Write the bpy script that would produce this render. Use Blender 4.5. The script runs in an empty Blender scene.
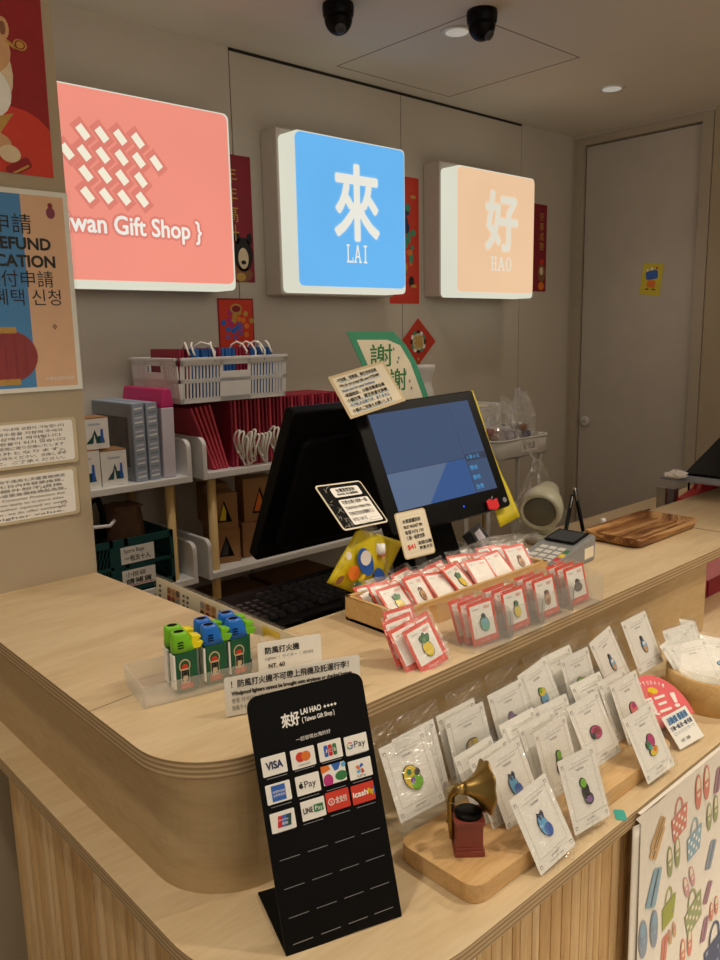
import bpy, bmesh, math, random
from mathutils import Matrix, Vector
random.seed(7)
R = math.radians
S = bpy.context.scene
COL = S.collection

# ------------------------------------------------------------------ camera
EYE = 1.55
F_PX, PITCH, ROLL, YAW = 797.39, 0.18266, -0.02014, 0.83185
_f = Vector((math.cos(YAW), math.sin(YAW), 0)); _r = Vector((math.sin(YAW), -math.cos(YAW), 0)); _u = Vector((0, 0, 1))
FWD = _f * math.cos(PITCH) - _u * math.sin(PITCH)
_u2 = _u * math.cos(PITCH) + _f * math.sin(PITCH)
RIGHT = _r * math.cos(ROLL) + _u2 * math.sin(ROLL)
UP = _u2 * math.cos(ROLL) - _r * math.sin(ROLL)
cam = bpy.data.objects.new('camera', bpy.data.cameras.new('camera'))
COL.objects.link(cam)
cam.matrix_world = Matrix(((RIGHT.x, UP.x, -FWD.x, 0), (RIGHT.y, UP.y, -FWD.y, 0), (RIGHT.z, UP.z, -FWD.z, EYE), (0, 0, 0, 1)))
cam.data.sensor_fit = 'VERTICAL'; cam.data.sensor_height = 24.0; cam.data.lens = F_PX / 960 * 24.0
cam.data.clip_start = 0.02
S.camera = cam

# ------------------------------------------------------------------ world, light, exposure
S.view_settings.view_transform = 'Standard'; S.view_settings.look = 'None'
S.view_settings.gamma = 1.0; S.view_settings.use_curve_mapping = False
S.view_settings.exposure = 0.0
W = bpy.data.worlds.new('world'); S.world = W; W.use_nodes = True
W.node_tree.nodes['Background'].inputs[0].default_value = (1.0, 0.90, 0.78, 1)
W.node_tree.nodes['Background'].inputs[1].default_value = 0.24

def spot(name, loc, target, watts, size=75, blend=0.5, radius=0.03, col=(1.0, 0.86, 0.68)):
    l = bpy.data.lights.new(name, 'SPOT'); l.energy = watts; l.spot_size = R(size); l.spot_blend = blend
    l.shadow_soft_size = radius; l.color = col
    o = bpy.data.objects.new(name, l); COL.objects.link(o); o.location = loc
    o.rotation_euler = (Vector(target) - Vector(loc)).to_track_quat('-Z', 'Y').to_euler()
    return o
def area(name, loc, target, watts, sx, sy, col=(1.0, 0.88, 0.74)):
    l = bpy.data.lights.new(name, 'AREA'); l.energy = watts; l.shape = 'RECTANGLE'; l.size = sx; l.size_y = sy; l.color = col
    o = bpy.data.objects.new(name, l); COL.objects.link(o); o.location = loc
    o.rotation_euler = (Vector(target) - Vector(loc)).to_track_quat('-Z', 'Y').to_euler()
    return o
spot('track_spot', (2.35, 0.25, 2.5), (1.02, 0.82, 0.95), 39, 68, 0.7, 0.04)
spot('track_spot', (1.40, 0.05, 2.5), (1.15, 0.72, 0.95), 40, 60, 0.8, 0.05)
spot('track_spot', (0.0, 0.78, 2.5), (0.45, 1.10, 0.95), 31, 66, 0.8, 0.05)
spot('shelf_fill_spot', (1.25, 1.95, 2.56), (1.25, 2.30, 0.9), 20, 75, 0.8, 0.05, (1.0, 0.93, 0.84))  # unseen lamp added to brighten the white shelves
spot('downlight_beam', (2.356, 2.025, 2.56), (2.356, 2.0, 0.0), 9, 110, 0.9, 0.05)
spot('downlight_beam', (3.421, 2.035, 2.56), (3.421, 2.0, 0.0), 6, 110, 0.9, 0.05)
for _x, _y, _s in ((-0.85, 0.25, 62), (-0.6, -0.9, 100), (0.6, -1.3, 100), (1.9, -1.0, 100), (3.0, -0.5, 100)): spot('shop_fill_spot', (_x, _y, 2.55), (_x, _y - .01, 0.0), 60 if _s < 100 else 145, _s, 0.6, 0.05)  # added unseen spots: floor bounce for the ceiling, one for the lower left wall
area('shop_fill_area', (0.6, -1.9, 2.5), (1.6, 1.6, 0.9), 24, 2.5, 1.2)  # unseen soft light added as ambient fill from the shop side

# ------------------------------------------------------------------ pixel rays (camera at the origin's eye height)
def _ray(u, v):
    return FWD + RIGHT * ((u - 360) / F_PX) - UP * ((v - 480) / F_PX)
def PX(u, v, x): d = _ray(u, v) * (x / _ray(u, v).x); return Vector((d.x, d.y, d.z + EYE))
def PY(u, v, y): d = _ray(u, v) * (y / _ray(u, v).y); return Vector((d.x, d.y, d.z + EYE))
def PZ(u, v, z): d = _ray(u, v) * ((z - EYE) / _ray(u, v).z); return Vector((d.x, d.y, d.z + EYE))

# ------------------------------------------------------------------ materials
def lin(h):
    h = h.lstrip('#'); c = [int(h[i:i + 2], 16) / 255 for i in (0, 2, 4)]
    return tuple((x / 12.92 if x <= .04045 else ((x + .055) / 1.055) ** 2.4) for x in c) + (1,)
def mix2(a, b, t): return tuple(a[i] * (1 - t) + b[i] * t for i in range(3)) + (1,)
class NT:
    def __init__(s, name):
        s.m = bpy.data.materials.new(name); s.m.use_nodes = True; s.t = s.m.node_tree
        s.b = s.t.nodes['Principled BSDF']; s.out = s.t.nodes['Material Output']
    def n(s, typ, **kw):
        o = s.t.nodes.new(typ)
        for k, v in kw.items(): setattr(o, k, v)
        return o
    def l(s, a, b): s.t.links.new(a, b)
    def coord(s, scale=(1, 1, 1), loc=(0, 0, 0), out='Object'):
        tc = s.n('ShaderNodeTexCoord'); mp = s.n('ShaderNodeMapping'); s.l(tc.outputs[out], mp.inputs[0])
        mp.inputs['Scale'].default_value = scale; mp.inputs['Location'].default_value = loc
        return mp.outputs[0]
    def noise(s, vec, scale=5, detail=3, rough=.5, dist=0):
        o = s.n('ShaderNodeTexNoise'); s.l(vec, o.inputs['Vector']); o.inputs['Scale'].default_value = scale
        o.inputs['Detail'].default_value = detail; o.inputs['Roughness'].default_value = rough; o.inputs['Distortion'].default_value = dist
        return o.outputs['Fac']
    def ramp(s, fac, stops):
        o = s.n('ShaderNodeValToRGB'); s.l(fac, o.inputs[0]); e = o.color_ramp.elements
        while len(e) < len(stops): e.new(0.5)
        for i, (p, c) in enumerate(stops): e[i].position = p; e[i].color = c
        return o.outputs[0]
    def bump(s, h, strength=.2, dist=.002):
        o = s.n('ShaderNodeBump'); o.inputs['Strength'].default_value = strength; o.inputs['Distance'].default_value = dist
        s.l(h, o.inputs['Height']); s.l(o.outputs[0], s.b.inputs['Normal'])
def mat(name, hexc, rough=.55, metal=0, var=.06, scale=30, bump=0, spec=.5, coat=0):
    k = NT(name); c = lin(hexc); v = k.coord()
    nz = k.noise(v, scale, 3)
    dk = tuple(x * (1 - var) for x in c[:3]) + (1,); lt = tuple(min(1, x * (1 + var)) for x in c[:3]) + (1,)
    k.l(k.ramp(nz, [(.3, dk), (.7, lt)]), k.b.inputs['Base Color'])
    k.b.inputs['Roughness'].default_value = rough; k.b.inputs['Metallic'].default_value = metal
    k.b.inputs['Specular IOR Level'].default_value = spec
    if coat: k.b.inputs['Coat Weight'].default_value = coat; k.b.inputs['Coat Roughness'].default_value = .15
    if bump: k.bump(nz, bump)
    return k.m
def glow(name, hexc, strength=1.0, base='202020', rough=.35):
    k = NT(name); k.b.inputs['Base Color'].default_value = lin(base); k.b.inputs['Roughness'].default_value = rough
    k.b.inputs['Specular IOR Level'].default_value = .2
    nz = k.noise(k.coord(), 3, 1); c = lin(hexc)
    k.l(k.ramp(nz, [(.3, tuple(x * .97 for x in c[:3]) + (1,)), (.7, tuple(x * 1.03 for x in c[:3]) + (1,))]), k.b.inputs['Emission Color'])
    k.b.inputs['Emission Strength'].default_value = strength
    return k.m
def wood(name, a, b, c, scale=(2, 18, 18), rough=.45, detail=5, fine=.35, st=(.3, .5, .72)):
    k = NT(name); v = k.coord(scale)
    big = k.noise(v, 1.6, detail, .55, .9); fn = k.noise(k.coord(tuple(s * 6 for s in scale)), 2.5, 2)
    mx = k.n('ShaderNodeMix'); mx.data_type = 'FLOAT'; mx.inputs[0].default_value = fine
    k.l(big, mx.inputs[2]); k.l(fn, mx.inputs[3])
    k.l(k.ramp(mx.outputs[0], [(st[0], lin(a)), (st[1], lin(b)), (st[2], lin(c))]), k.b.inputs['Base Color'])
    k.b.inputs['Roughness'].default_value = rough; k.b.inputs['Specular IOR Level'].default_value = .35
    return k.m
def ply_edge(name):
    k = NT(name); tc = k.n('ShaderNodeTexCoord'); sp = k.n('ShaderNodeSeparateXYZ'); k.l(tc.outputs['Object'], sp.inputs[0])
    mu = k.n('ShaderNodeMath', operation='MULTIPLY'); mu.inputs[1].default_value = 2 * math.pi / .0066; k.l(sp.outputs[2], mu.inputs[0])
    si = k.n('ShaderNodeMath', operation='SINE'); k.l(mu.outputs[0], si.inputs[0])
    ad = k.n('ShaderNodeMath', operation='MULTIPLY_ADD'); ad.inputs[1].default_value = .42; ad.inputs[2].default_value = .5; k.l(si.outputs[0], ad.inputs[0])
    nz = k.noise(k.coord((6, 6, 120)), 3, 3)
    mx = k.n('ShaderNodeMix'); mx.data_type = 'FLOAT'; mx.inputs[0].default_value = .3; k.l(ad.outputs[0], mx.inputs[2]); k.l(nz, mx.inputs[3])
    k.l(k.ramp(mx.outputs[0], [(.2, lin('8f7654')), (.5, lin('b0956c')), (.8, lin('c9b08a'))]), k.b.inputs['Base Color'])
    k.b.inputs['Roughness'].default_value = .6
    return k.m
def clear(name, haze=.03, gloss_rough=.06, wrinkle=0, wscale=40, edge=.45, base=.02):
    """thin clear plastic: mostly see-through, a little white haze, a mirror sheen that grows at grazing angles"""
    k = NT(name); k.t.nodes.remove(k.b)
    tr = k.n('ShaderNodeBsdfTransparent'); tr.inputs[0].default_value = (.985, .99, .985, 1)
    df = k.n('ShaderNodeBsdfTranslucent'); df.inputs[0].default_value = (.95, .95, .93, 1)
    d2 = k.n('ShaderNodeBsdfDiffuse'); d2.inputs[0].default_value = (.95, .95, .93, 1); md = k.n('ShaderNodeMixShader'); md.inputs[0].default_value = .5
    k.l(df.outputs[0], md.inputs[1]); k.l(d2.outputs[0], md.inputs[2])
    gl = k.n('ShaderNodeBsdfGlossy'); gl.inputs['Roughness'].default_value = gloss_rough; gl.inputs[0].default_value = (1, 1, 1, 1)
    m1 = k.n('ShaderNodeMixShader'); m1.inputs[0].default_value = haze; k.l(tr.outputs[0], m1.inputs[1]); k.l(md.outputs[0], m1.inputs[2])
    lw = k.n('ShaderNodeLayerWeight'); lw.inputs[0].default_value = .5
    pw = k.n('ShaderNodeMath', operation='POWER'); pw.inputs[1].default_value = 4.0; k.l(lw.outputs['Facing'], pw.inputs[0])
    ma = k.n('ShaderNodeMath', operation='MULTIPLY_ADD'); ma.inputs[1].default_value = edge; ma.inputs[2].default_value = base; k.l(pw.outputs[0], ma.inputs[0])
    m2 = k.n('ShaderNodeMixShader'); k.l(ma.outputs[0], m2.inputs[0]); k.l(m1.outputs[0], m2.inputs[1]); k.l(gl.outputs[0], m2.inputs[2])
    k.l(m2.outputs[0], k.out.inputs[0])
    if wrinkle:
        nz = k.noise(k.coord((1, 1, 1.8)), wscale, 2, .5, 1.5); bp = k.n('ShaderNodeBump'); bp.inputs['Strength'].default_value = wrinkle
        bp.inputs['Distance'].default_value = .01; k.l(nz, bp.inputs['Height']); k.l(bp.outputs[0], gl.inputs['Normal'])
    return k.m

WALL = mat('wall_paint', 'c9c0b2', .8, var=.02, scale=4)
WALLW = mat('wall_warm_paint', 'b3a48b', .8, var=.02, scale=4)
CEIL = mat('ceiling_paint', 'd9d0c3', .85, var=.02, scale=3)
DOORM = mat('door_laminate', 'c6beb4', .6, var=.03, scale=9)
FRAME = mat('door_frame_paint', 'b3a794', .6, var=.02)
GAP = mat('shadow_gap', '2a231c', .9)
HATCH = mat('hatch_joint', '85796a', .9)
SEAM = mat('panel_seam', '5a4d3f', .9)
FLOORM = mat('floor_stone', 'a59c8d', .5, var=.08, scale=7)
BIRCH = wood('birch_plywood', 'cdb48c', 'd9c39d', 'e3d0ae', (1.5, 9, 9), .42)
BIRCHY = wood('birch_plywood_cross', 'cfae7c', 'dcbd8d', 'e6cb9e', (9, 1.5, 9), .42)
BIRCH_SHADED = wood('birch_riser_shaded', 'b99d72', 'c6ab80', 'd0b78e', (2, 2, 9), .5)  # same plywood darkened, the shade on the riser put into its colour
PLYE = ply_edge('plywood_edge')
SLATS = [wood('oak_slat_%d' % i, a, b, c, (16, 16, 1.3), .5) for i, (a, b, c) in enumerate([('bf9965', 'd4b280', 'e2c699'), ('ae8757', 'c8a370', 'd8b686'), ('c9a678', 'dcbd90', 'e6cda6')])]
PINE = wood('pine_box', 'c99f62', 'd9b377', 'e5c48b', (3, 14, 14), .5)
PLANK = wood('beech_plank', 'c49a63', 'd8b27c', 'e3c292', (2.5, 16, 16), .45)
ACACIA = wood('acacia', '6b4322', '9a6c3e', 'c59a66', (2.0, 24, 24), .4, 3, .15, (.42, .5, .58))
POLE = wood('pole_wood', 'c9a566', 'd8b87c', 'e3c68e', (20, 20, 2), .5)
KRAFT = mat('kraft_board', 'a67c50', .8, var=.05, scale=50)
KRAFTD = mat('brown_carton', '7d5a38', .85, var=.05)
WHITE = mat('white_plastic', 'f2f2f0', .4, var=.02)
OFFW = mat('offwhite_metal', 'd9d8d2', .45, var=.02)
GREYM = mat('grey_housing', 'c9c0b4', .5, var=.02)
CARD = mat('white_card', 'f8f6f0', .6, var=.02)
CARDLN = mat('card_grey_print', '9a978f', .7)
PAPER = mat('cream_paper', 'ece3cb', .7, var=.03)
BEIGE = mat('beige_border', 'd6c39a', .7, var=.03)
INK = mat('black_ink', '1b1a19', .7)
BLUEINK = mat('blue_ink', '3f79ad', .7)
BLACK = mat('black_plastic', '0a0a0b', .4, var=.1, spec=.12)
BLACKM = mat('black_matte', '0b0b0c', .6, var=.1, spec=.12)
KEYM = mat('black_keys', '1e1e21', .3, spec=.6)
DGREY = mat('dark_grey_plastic', '3c3d40', .45)
MGREY = mat('mid_grey_plastic', '85878a', .45)
SILVER = mat('brushed_metal', 'b8b8b8', .3, metal=1, scale=80)
BRASS = mat('brass', 'a48a52', .42, metal=1, var=.12, scale=25)
MAHOG = mat('mahogany_paint', '8a4136', .45, var=.1, scale=25)
RED = mat('red_print', 'd8371f', .5, var=.03)
CORAL = mat('coral_card', 'e0482f', .5, var=.03)
PINKR = mat('pink_card', 'ee6d74', .55, var=.03)
MAROON = mat('maroon_paper', '8e1b2e', .65, var=.06)
DRED = mat('dark_red_paper', '9a1c22', .65, var=.06)
BAGR = mat('red_gift_bag', 'd2485a', .5, var=.08)
BAGD = mat('maroon_gift_bag', '96203a', .5, var=.08)
BAGB = mat('blue_gift_bag', '2d6db4', .5, var=.06)
ROPE = mat('white_rope', 'f0ece0', .8)
MAGENTA = mat('magenta_pouch', 'd42c77', .45, var=.05)
LILAC = mat('frosted_lilac_film', 'dcd6e2', .35, var=.05)
GOLD = mat('gold_print', 'c99b45', .5, var=.05)
GREEN = mat('green_print', '2f7d45', .5)
TEALG = mat('sea_green_paper', '3f9a78', .6, var=.03)
TEALC = mat('teal_crate', '174a4a', .5, var=.05)
YEL = mat('yellow_print', 'ecd02c', .5, var=.03)
YELF = mat('yellow_foil', 'd8c522', .35, var=.05)
ORANGE = mat('orange_print', 'ea7b25', .5)
BLUE = mat('blue_print', '2c66c2', .5)
SKY = mat('sky_blue_print', '62b6e8', .5)
LIME = mat('lime_plastic', '79c421', .35, var=.03)
LEMON = mat('lemon_plastic', 'f2e41c', .35, var=.03)
BLUEP = mat('blue_plastic', '1a6fd0', .32, var=.03)
DGREEN = mat('dark_green_label', '0e5a3a', .45, var=.05)
PURPLE = mat('purple_print', '8a5aa8', .55)
MAGP = mat('magenta_print', 'c02a7c', .5)
BROWN = mat('brown_print', '8b5a37', .6)
TAN = mat('tan_print', 'd9a878', .6)
FUR = mat('cream_fur_print', 'e8d3b0', .7)
NAVY = mat('navy_print', '2a3560', .6)
TEALP = mat('teal_print', '3fb3a8', .5)
CLOTH = mat('cotton_cloth', 'ece6da', .9, var=.03, scale=200, bump=.1)
GREYBLUE = mat('grey_blue_box', '9fadc0', .55, var=.06)
GREYBOX = mat('grey_box_cover', '8d939b', .55, var=.05)
PEACHP = mat('peach_paper', 'eec09a', .6, var=.03)
BLUEPAP = mat('blue_paper', '3d8fd0', .6, var=.03)
CREAMG = mat('pale_sage_plastic', 'c9cbb4', .35, var=.03)
DFACE = mat('scanner_window', '6a6b5e', .3)
KRED = mat('red_plastic', 'd8242c', .4)
ACRYL = clear('clear_acrylic', .02, .05)
SLEEVE = clear('cellophane_sleeve', .03, .16, .6, 50, .4, .10)
FILM = clear('crinkled_clear_film', .17, .14, .8, 22, .6, .14)
TRAYP = clear('milky_clear_plastic', .22, .25, 0, 40, .4, .03)
FROST = clear('frosted_clear_plastic', .09, .25, 0, 40, .5, .03)
G_RED = glow('lit_coral_face', 'f0917f'); G_BLUE = glow('lit_blue_face', '68b5f0'); G_PEACH = glow('lit_peach_face', 'ecc49d')
G_WHITE = glow('lit_white_tub', 'e4e3d0', .9); G_CREAM = glow('lit_cream_glyph', 'f4ecd4'); G_HALO_R = glow('lit_coral_halo', 'dd7f70')
G_HALO_B = glow('lit_blue_halo', '78bdf3'); G_HALO_P = glow('lit_peach_halo', 'f3cfab'); G_GLYPH = glow('lit_white_glyph', 'eceade'); G_GLYPHP = glow('lit_pale_glyph', 'e2dccb')
G_SCR = glow('lit_screen', '42526f', 1.0, '05070a', .12); G_SCRB = glow('lit_screen_blue', '3a5789', 1.0, '05070a', .12); G_SCRL = glow('lit_screen_grey', '5b6c88', 1.0, '05070a', .12); G_LINE = glow('lit_screen_line', '27344c', 1.0)
G_SCRT = glow('lit_screen_text', '3fa0dc', 1.0); G_LAMP = glow('downlight_lens', 'fff4e2', .38); G_LED = glow('blue_led', '2b5cff', 1.5)

# ------------------------------------------------------------------ text shapes (built-in font)
_tc = {}
def text_shape(s):
    if s in _tc: return _tc[s]
    c = bpy.data.curves.new('lettering', 'FONT'); c.body = s; c.resolution_u = 3
    o = bpy.data.objects.new('lettering', c); COL.objects.link(o)
    dg = bpy.context.evaluated_depsgraph_get(); dg.update()
    m = bpy.data.meshes.new_from_object(o.evaluated_get(dg))
    v = [(p.co.x, p.co.y) for p in m.vertices]; f = [tuple(p.vertices) for p in m.polygons]
    bpy.data.objects.remove(o); bpy.data.curves.remove(c); bpy.data.meshes.remove(m)
    _tc[s] = (v, f); return v, f

# ------------------------------------------------------------------ mesh builder
def circ(n, rx, rz=None, cx=0, cz=0, a0=0, a1=2 * math.pi):
    rz = rx if rz is None else rz; full = abs(a1 - a0 - 2 * math.pi) < 1e-6; k = n if full else n - 1
    return [(cx + rx * math.cos(a0 + (a1 - a0) * i / k), cz + rz * math.sin(a0 + (a1 - a0) * i / k)) for i in range(n)]
def rrect(x0, z0, x1, z1, r, n=5):
    o = []
    for cx, cz, a in ((x1 - r, z1 - r, 0), (x0 + r, z1 - r, 90), (x0 + r, z0 + r, 180), (x1 - r, z0 + r, 270)):
        for i in range(n + 1):
            t = R(a + 90 * i / n); o.append((cx + r * math.cos(t), cz + r * math.sin(t)))
    return o
def rot2(p, deg, c=(0, 0)):
    a = R(deg); return [(c[0] + (x - c[0]) * math.cos(a) - (z - c[1]) * math.sin(a), c[1] + (x - c[0]) * math.sin(a) + (z - c[1]) * math.cos(a)) for x, z in p]
class MB:
    def __init__(s, M=None): s.v = []; s.f = []; s.mi = []; s.sm = []; s.mats = []; s.M = M or Matrix.Identity(4)
    def slot(s, m):
        if m not in s.mats: s.mats.append(m)
        return s.mats.index(m)
    def add(s, vs, fs, m, smooth=False):
        b = len(s.v); k = s.slot(m)
        s.v += [s.M @ Vector(p) for p in vs]
        for f in fs: s.f.append(tuple(b + i for i in f)); s.mi.append(k); s.sm.append(smooth)
        return s
    def box(s, x0, y0, z0, x1, y1, z1, m):
        vs = [(x, y, z) for z in (z0, z1) for y in (y0, y1) for x in (x0, x1)]
        return s.add(vs, [(0, 2, 3, 1), (4, 5, 7, 6), (0, 1, 5, 4), (2, 6, 7, 3), (0, 4, 6, 2), (1, 3, 7, 5)], m)
    def quad(s, a, b, c, d, m): return s.add([a, b, c, d], [(0, 1, 2, 3)], m)
    def prism(s, poly, h0, h1, m, axis='z', side=None, smooth=False):
        mp = {'z': lambda p, h: (p[0], p[1], h), 'y': lambda p, h: (p[0], h, p[1]), 'x': lambda p, h: (h, p[0], p[1])}[axis]
        n = len(poly); vs = [mp(p, h0) for p in poly] + [mp(p, h1) for p in poly]
        s.add(vs, [tuple(range(n - 1, -1, -1)), tuple(range(n, 2 * n))], m)
        s.add(vs, [(i, (i + 1) % n, n + (i + 1) % n, n + i) for i in range(n)], side or m, smooth); return s
    def flat(s, poly, m, y=-.0004):
        """thin printed shape on a plate facing -Y, in (x, z)"""
        return s.add([(p[0], y, p[1]) for p in poly], [tuple(range(len(poly)))], m)
    def tube(s, path, r, m, n=8, closed=False, caps=True):
        P = [Vector(p) for p in path]; vs = []; k = len(P); prev = None
        for i in range(k):
            a = P[(i - 1) % k] if (closed or i > 0) else P[i]; b = P[(i + 1) % k] if (closed or i < k - 1) else P[i]
            t = (b - a).normalized()
            if prev is None: u = t.orthogonal().normalized()
            else: u = (prev - t * prev.dot(t)).normalized()
            prev = u; w = t.cross(u); rr = r[i] if isinstance(r, (list, tuple)) else r
            vs += [P[i] + (u * math.cos(2 * math.pi * j / n) + w * math.sin(2 * math.pi * j / n)) * rr for j in range(n)]
        fs = []
        for i in range(k if closed else k - 1):
            for j in range(n):
                a = i * n + j; b = i * n + (j + 1) % n; c = ((i + 1) % k) * n + (j + 1) % n; d = ((i + 1) % k) * n + j
                fs.append((a, b, c, d))
        s.add(vs, fs, m, True)
        if caps and not closed: s.add(vs, [tuple(range(n - 1, -1, -1)), tuple((k - 1) * n + j for j in range(n))], m)
        return s
    def lathe(s, prof, m, n=28, c=(0, 0, 0), smooth=True, sx=1, sy=1):
        vs = []; k = len(prof)
        for r, z in prof: vs += [(c[0] + sx * r * math.cos(2 * math.pi * j / n), c[1] + sy * r * math.sin(2 * math.pi * j / n), c[2] + z) for j in range(n)]
        fs = [(i * n + j, i * n + (j + 1) % n, (i + 1) * n + (j + 1) % n, (i + 1) * n + j) for i in range(k - 1) for j in range(n)]
        s.add(vs, fs, m, smooth); s.add(vs, [tuple(range(n - 1, -1, -1)), tuple((k - 1) * n + j for j in range(n))], m); return s
    def grid(s, fn, nu, nv, m, smooth=True):
        vs = [fn(i / nu, j / nv) for j in range(nv + 1) for i in range(nu + 1)]
        fs = [(j * (nu + 1) + i, j * (nu + 1) + i + 1, (j + 1) * (nu + 1) + i + 1, (j + 1) * (nu + 1) + i) for j in range(nv) for i in range(nu)]
        return s.add(vs, fs, m, smooth)
    def _glyphs(s, q, f, m, y, bold):
        """bold strokes: the same flat glyph laid several times around a small circle"""
        offs = [(0, 0)] if not bold else [(bold * math.cos(a * math.pi / 4), bold * math.sin(a * math.pi / 4)) for a in range(8)] + [(0, 0)]
        for i, (dx, dz) in enumerate(offs): s.add([(p[0] + dx, y - 8e-6 * i, p[1] + dz) for p in q], f, m)
        return s
    def textbox(s, t, x0, z0, x1, z1, m, y=-.0006, bold=0.0, rot=0):
        """bold = stroke widening as a share of the box height"""
        v, f = text_shape(t)
        if not v: return s
        a = min(p[0] for p in v); b = max(p[0] for p in v); c = min(p[1] for p in v); d = max(p[1] for p in v)
        kx = (x1 - x0) / (b - a); kz = (z1 - z0) / max(d - c, 1e-6)
        q = [(x0 + (p[0] - a) * kx, z0 + (p[1] - c) * kz) for p in v]
        if rot: q = rot2(q, rot, ((x0 + x1) / 2, (z0 + z1) / 2))
        return s._glyphs(q, f, m, y, bold * (z1 - z0))
    def textline(s, t, x, z, size, m, y=-.0006, bold=0.0, align='L', width=None):
        """size = capital height; width squeezes the line to that length"""
        v, f = text_shape(t)
        if not v: return s
        k = size / .7; kx = k; b = max(p[0] for p in v); a = min(p[0] for p in v)
        if width: kx = width / (b - a)
        ox = x - a * kx if align == 'L' else (x - b * kx if align == 'R' else x - (a + b) / 2 * kx)
        return s._glyphs([(ox + p[0] * kx, z + p[1] * k) for p in v], f, m, y, bold * size)
    def flatc(s, poly, m, y, clip):
        """flat shape cut off at the sheet's edge; clip = (x0, z0, x1, z1)"""
        for ax, lim, sg in ((0, clip[0], 1), (0, clip[2], -1), (1, clip[1], 1), (1, clip[3], -1)):
            o = []
            for i in range(len(poly)):
                p, q = poly[i - 1], poly[i]; dp, dq = (p[ax] - lim) * sg, (q[ax] - lim) * sg
                if dp * dq < 0:
                    t = dp / (dp - dq); o.append((p[0] + (q[0] - p[0]) * t, p[1] + (q[1] - p[1]) * t))
                if dq >= 0: o.append(q)
            poly = o
            if len(poly) < 3: return s
        return s.flat(poly, m, y)
    def build(s, name, parent=None, bevel=0, solid=0, subsurf=0, recalc=True):
        me = bpy.data.meshes.new(name); me.from_pydata([tuple(p) for p in s.v], [], s.f)
        for m in s.mats: me.materials.append(m)
        me.polygons.foreach_set('material_index', s.mi); me.polygons.foreach_set('use_smooth', s.sm)
        if recalc:
            bm = bmesh.new(); bm.from_mesh(me); bmesh.ops.remove_doubles(bm, verts=bm.verts, dist=1e-6)
            bmesh.ops.recalc_face_normals(bm, faces=bm.faces); bm.to_mesh(me); bm.free()
        me.update(); o = bpy.data.objects.new(name, me); COL.objects.link(o)
        if parent: o.parent = parent
        if solid: d = o.modifiers.new('thickness', 'SOLIDIFY'); d.thickness = solid; d.offset = 0
        if subsurf: d = o.modifiers.new('smooth', 'SUBSURF'); d.levels = d.render_levels = subsurf
        if bevel: d = o.modifiers.new('edge', 'BEVEL'); d.width = bevel; d.segments = 2; d.limit_method = 'ANGLE'; d.angle_limit = R(40)
        return o
def tag(o, label=None, cat=None, group=None, kind=None):
    if label: o['label'] = label
    if cat: o['category'] = cat
    if group: o['group'] = group
    if kind: o['kind'] = kind
    return o
def pose(x, y, z, yaw=0, tilt=0, roll=0):
    return Matrix.Translation((x, y, z)) @ Matrix.Rotation(R(yaw), 4, 'Z') @ Matrix.Rotation(R(-tilt), 4, 'X') @ Matrix.Rotation(R(roll), 4, 'Y')
def thing(name, M, label, cat, group=None):
    o = bpy.data.objects.new(name, None); COL.objects.link(o); o.empty_display_size = .02
    o.matrix_world = M if isinstance(M, Matrix) else Matrix.Translation(M)
    return tag(o, label, cat, group)
def W2L(o): return MB(o.matrix_world.inverted())          # builder taking world coordinates for a thing's part
def structure(o): o['kind'] = 'structure'; return o
ORD = ['first', 'second', 'third', 'fourth', 'fifth', 'sixth', 'seventh', 'eighth', 'ninth', 'tenth', 'eleventh', 'twelfth', 'thirteenth', 'fourteenth', 'fifteenth',
       'sixteenth', 'seventeenth', 'eighteenth', 'nineteenth', 'twentieth', 'twenty-first', 'twenty-second', 'twenty-third', 'twenty-fourth', 'twenty-fifth',
       'twenty-sixth', 'twenty-seventh', 'twenty-eighth', 'twenty-ninth', 'thirtieth', 'thirty-first', 'thirty-second', 'thirty-third', 'thirty-fourth', 'thirty-fifth', 'thirty-sixth']
ZT, ZL, ZD, ZC = 1.05, 0.85, 0.95, 2.60        # counter top, lower ledge, staff desk, ceiling
YB, XD = 2.67, 4.10                            # back wall, door wall

# ================================================================== ROOM
structure(MB().box(-2.5, -3.2, -.05, 5.2, 2.8, 0, FLOORM).build('floor'))
structure(MB().box(-2.5, -3.2, ZC, 5.2, 2.8, ZC + .05, CEIL).build('ceiling'))
structure(MB().box(-2.5, 1.62, 0, .699, 2.70, ZC, WALLW).build('wall_left'))
b = MB(); b.box(.694, YB + .012, 0, XD, YB + .08, ZC, SEAM)
xs = [.694, 1.816, 2.723, 3.622, XD]
for i in range(4):
    a, c = xs[i] + (.0025 if i else 0), xs[i + 1] - (.0025 if i < 3 else 0)
    b.box(a, YB, 0, c, YB + .012, ZC - (.012 if 0 < i < 3 else 0), WALL)
structure(b.build('wall_back'))
structure(MB().box(1.816, YB - .001, ZC - .010, 3.622, YB + .001, ZC - .0005, GAP).build('gap_shade_strip'))  # dark strip painted in for the shade of the gap below the ceiling
DY0, DY1, DZ = 1.93, 2.60, 2.545
b = MB(); b.box(XD, 2.655, 0, XD + .12, YB + .1, ZC, WALL); b.box(XD, -3.2, 0, XD + .12, 1.872, ZC, WALLW); b.box(XD, 1.872, 2.585, XD + .12, 2.655, ZC, WALL)
structure(b.build('wall_right'))
d1 = thing('door_1', (XD, 2.265, 0), None, None); structure(d1)
k = W2L(d1)
k.box(XD - .008, DY1, 0, XD + .06, DY1 + .055, DZ + .04, FRAME); k.box(XD - .008, DY0 - .055, 0, XD + .06, DY0, DZ + .04, FRAME)
k.box(XD - .008, DY0, DZ, XD + .06, DY1, DZ + .04, FRAME); k.build('door_frame', d1, bevel=.002)
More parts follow.
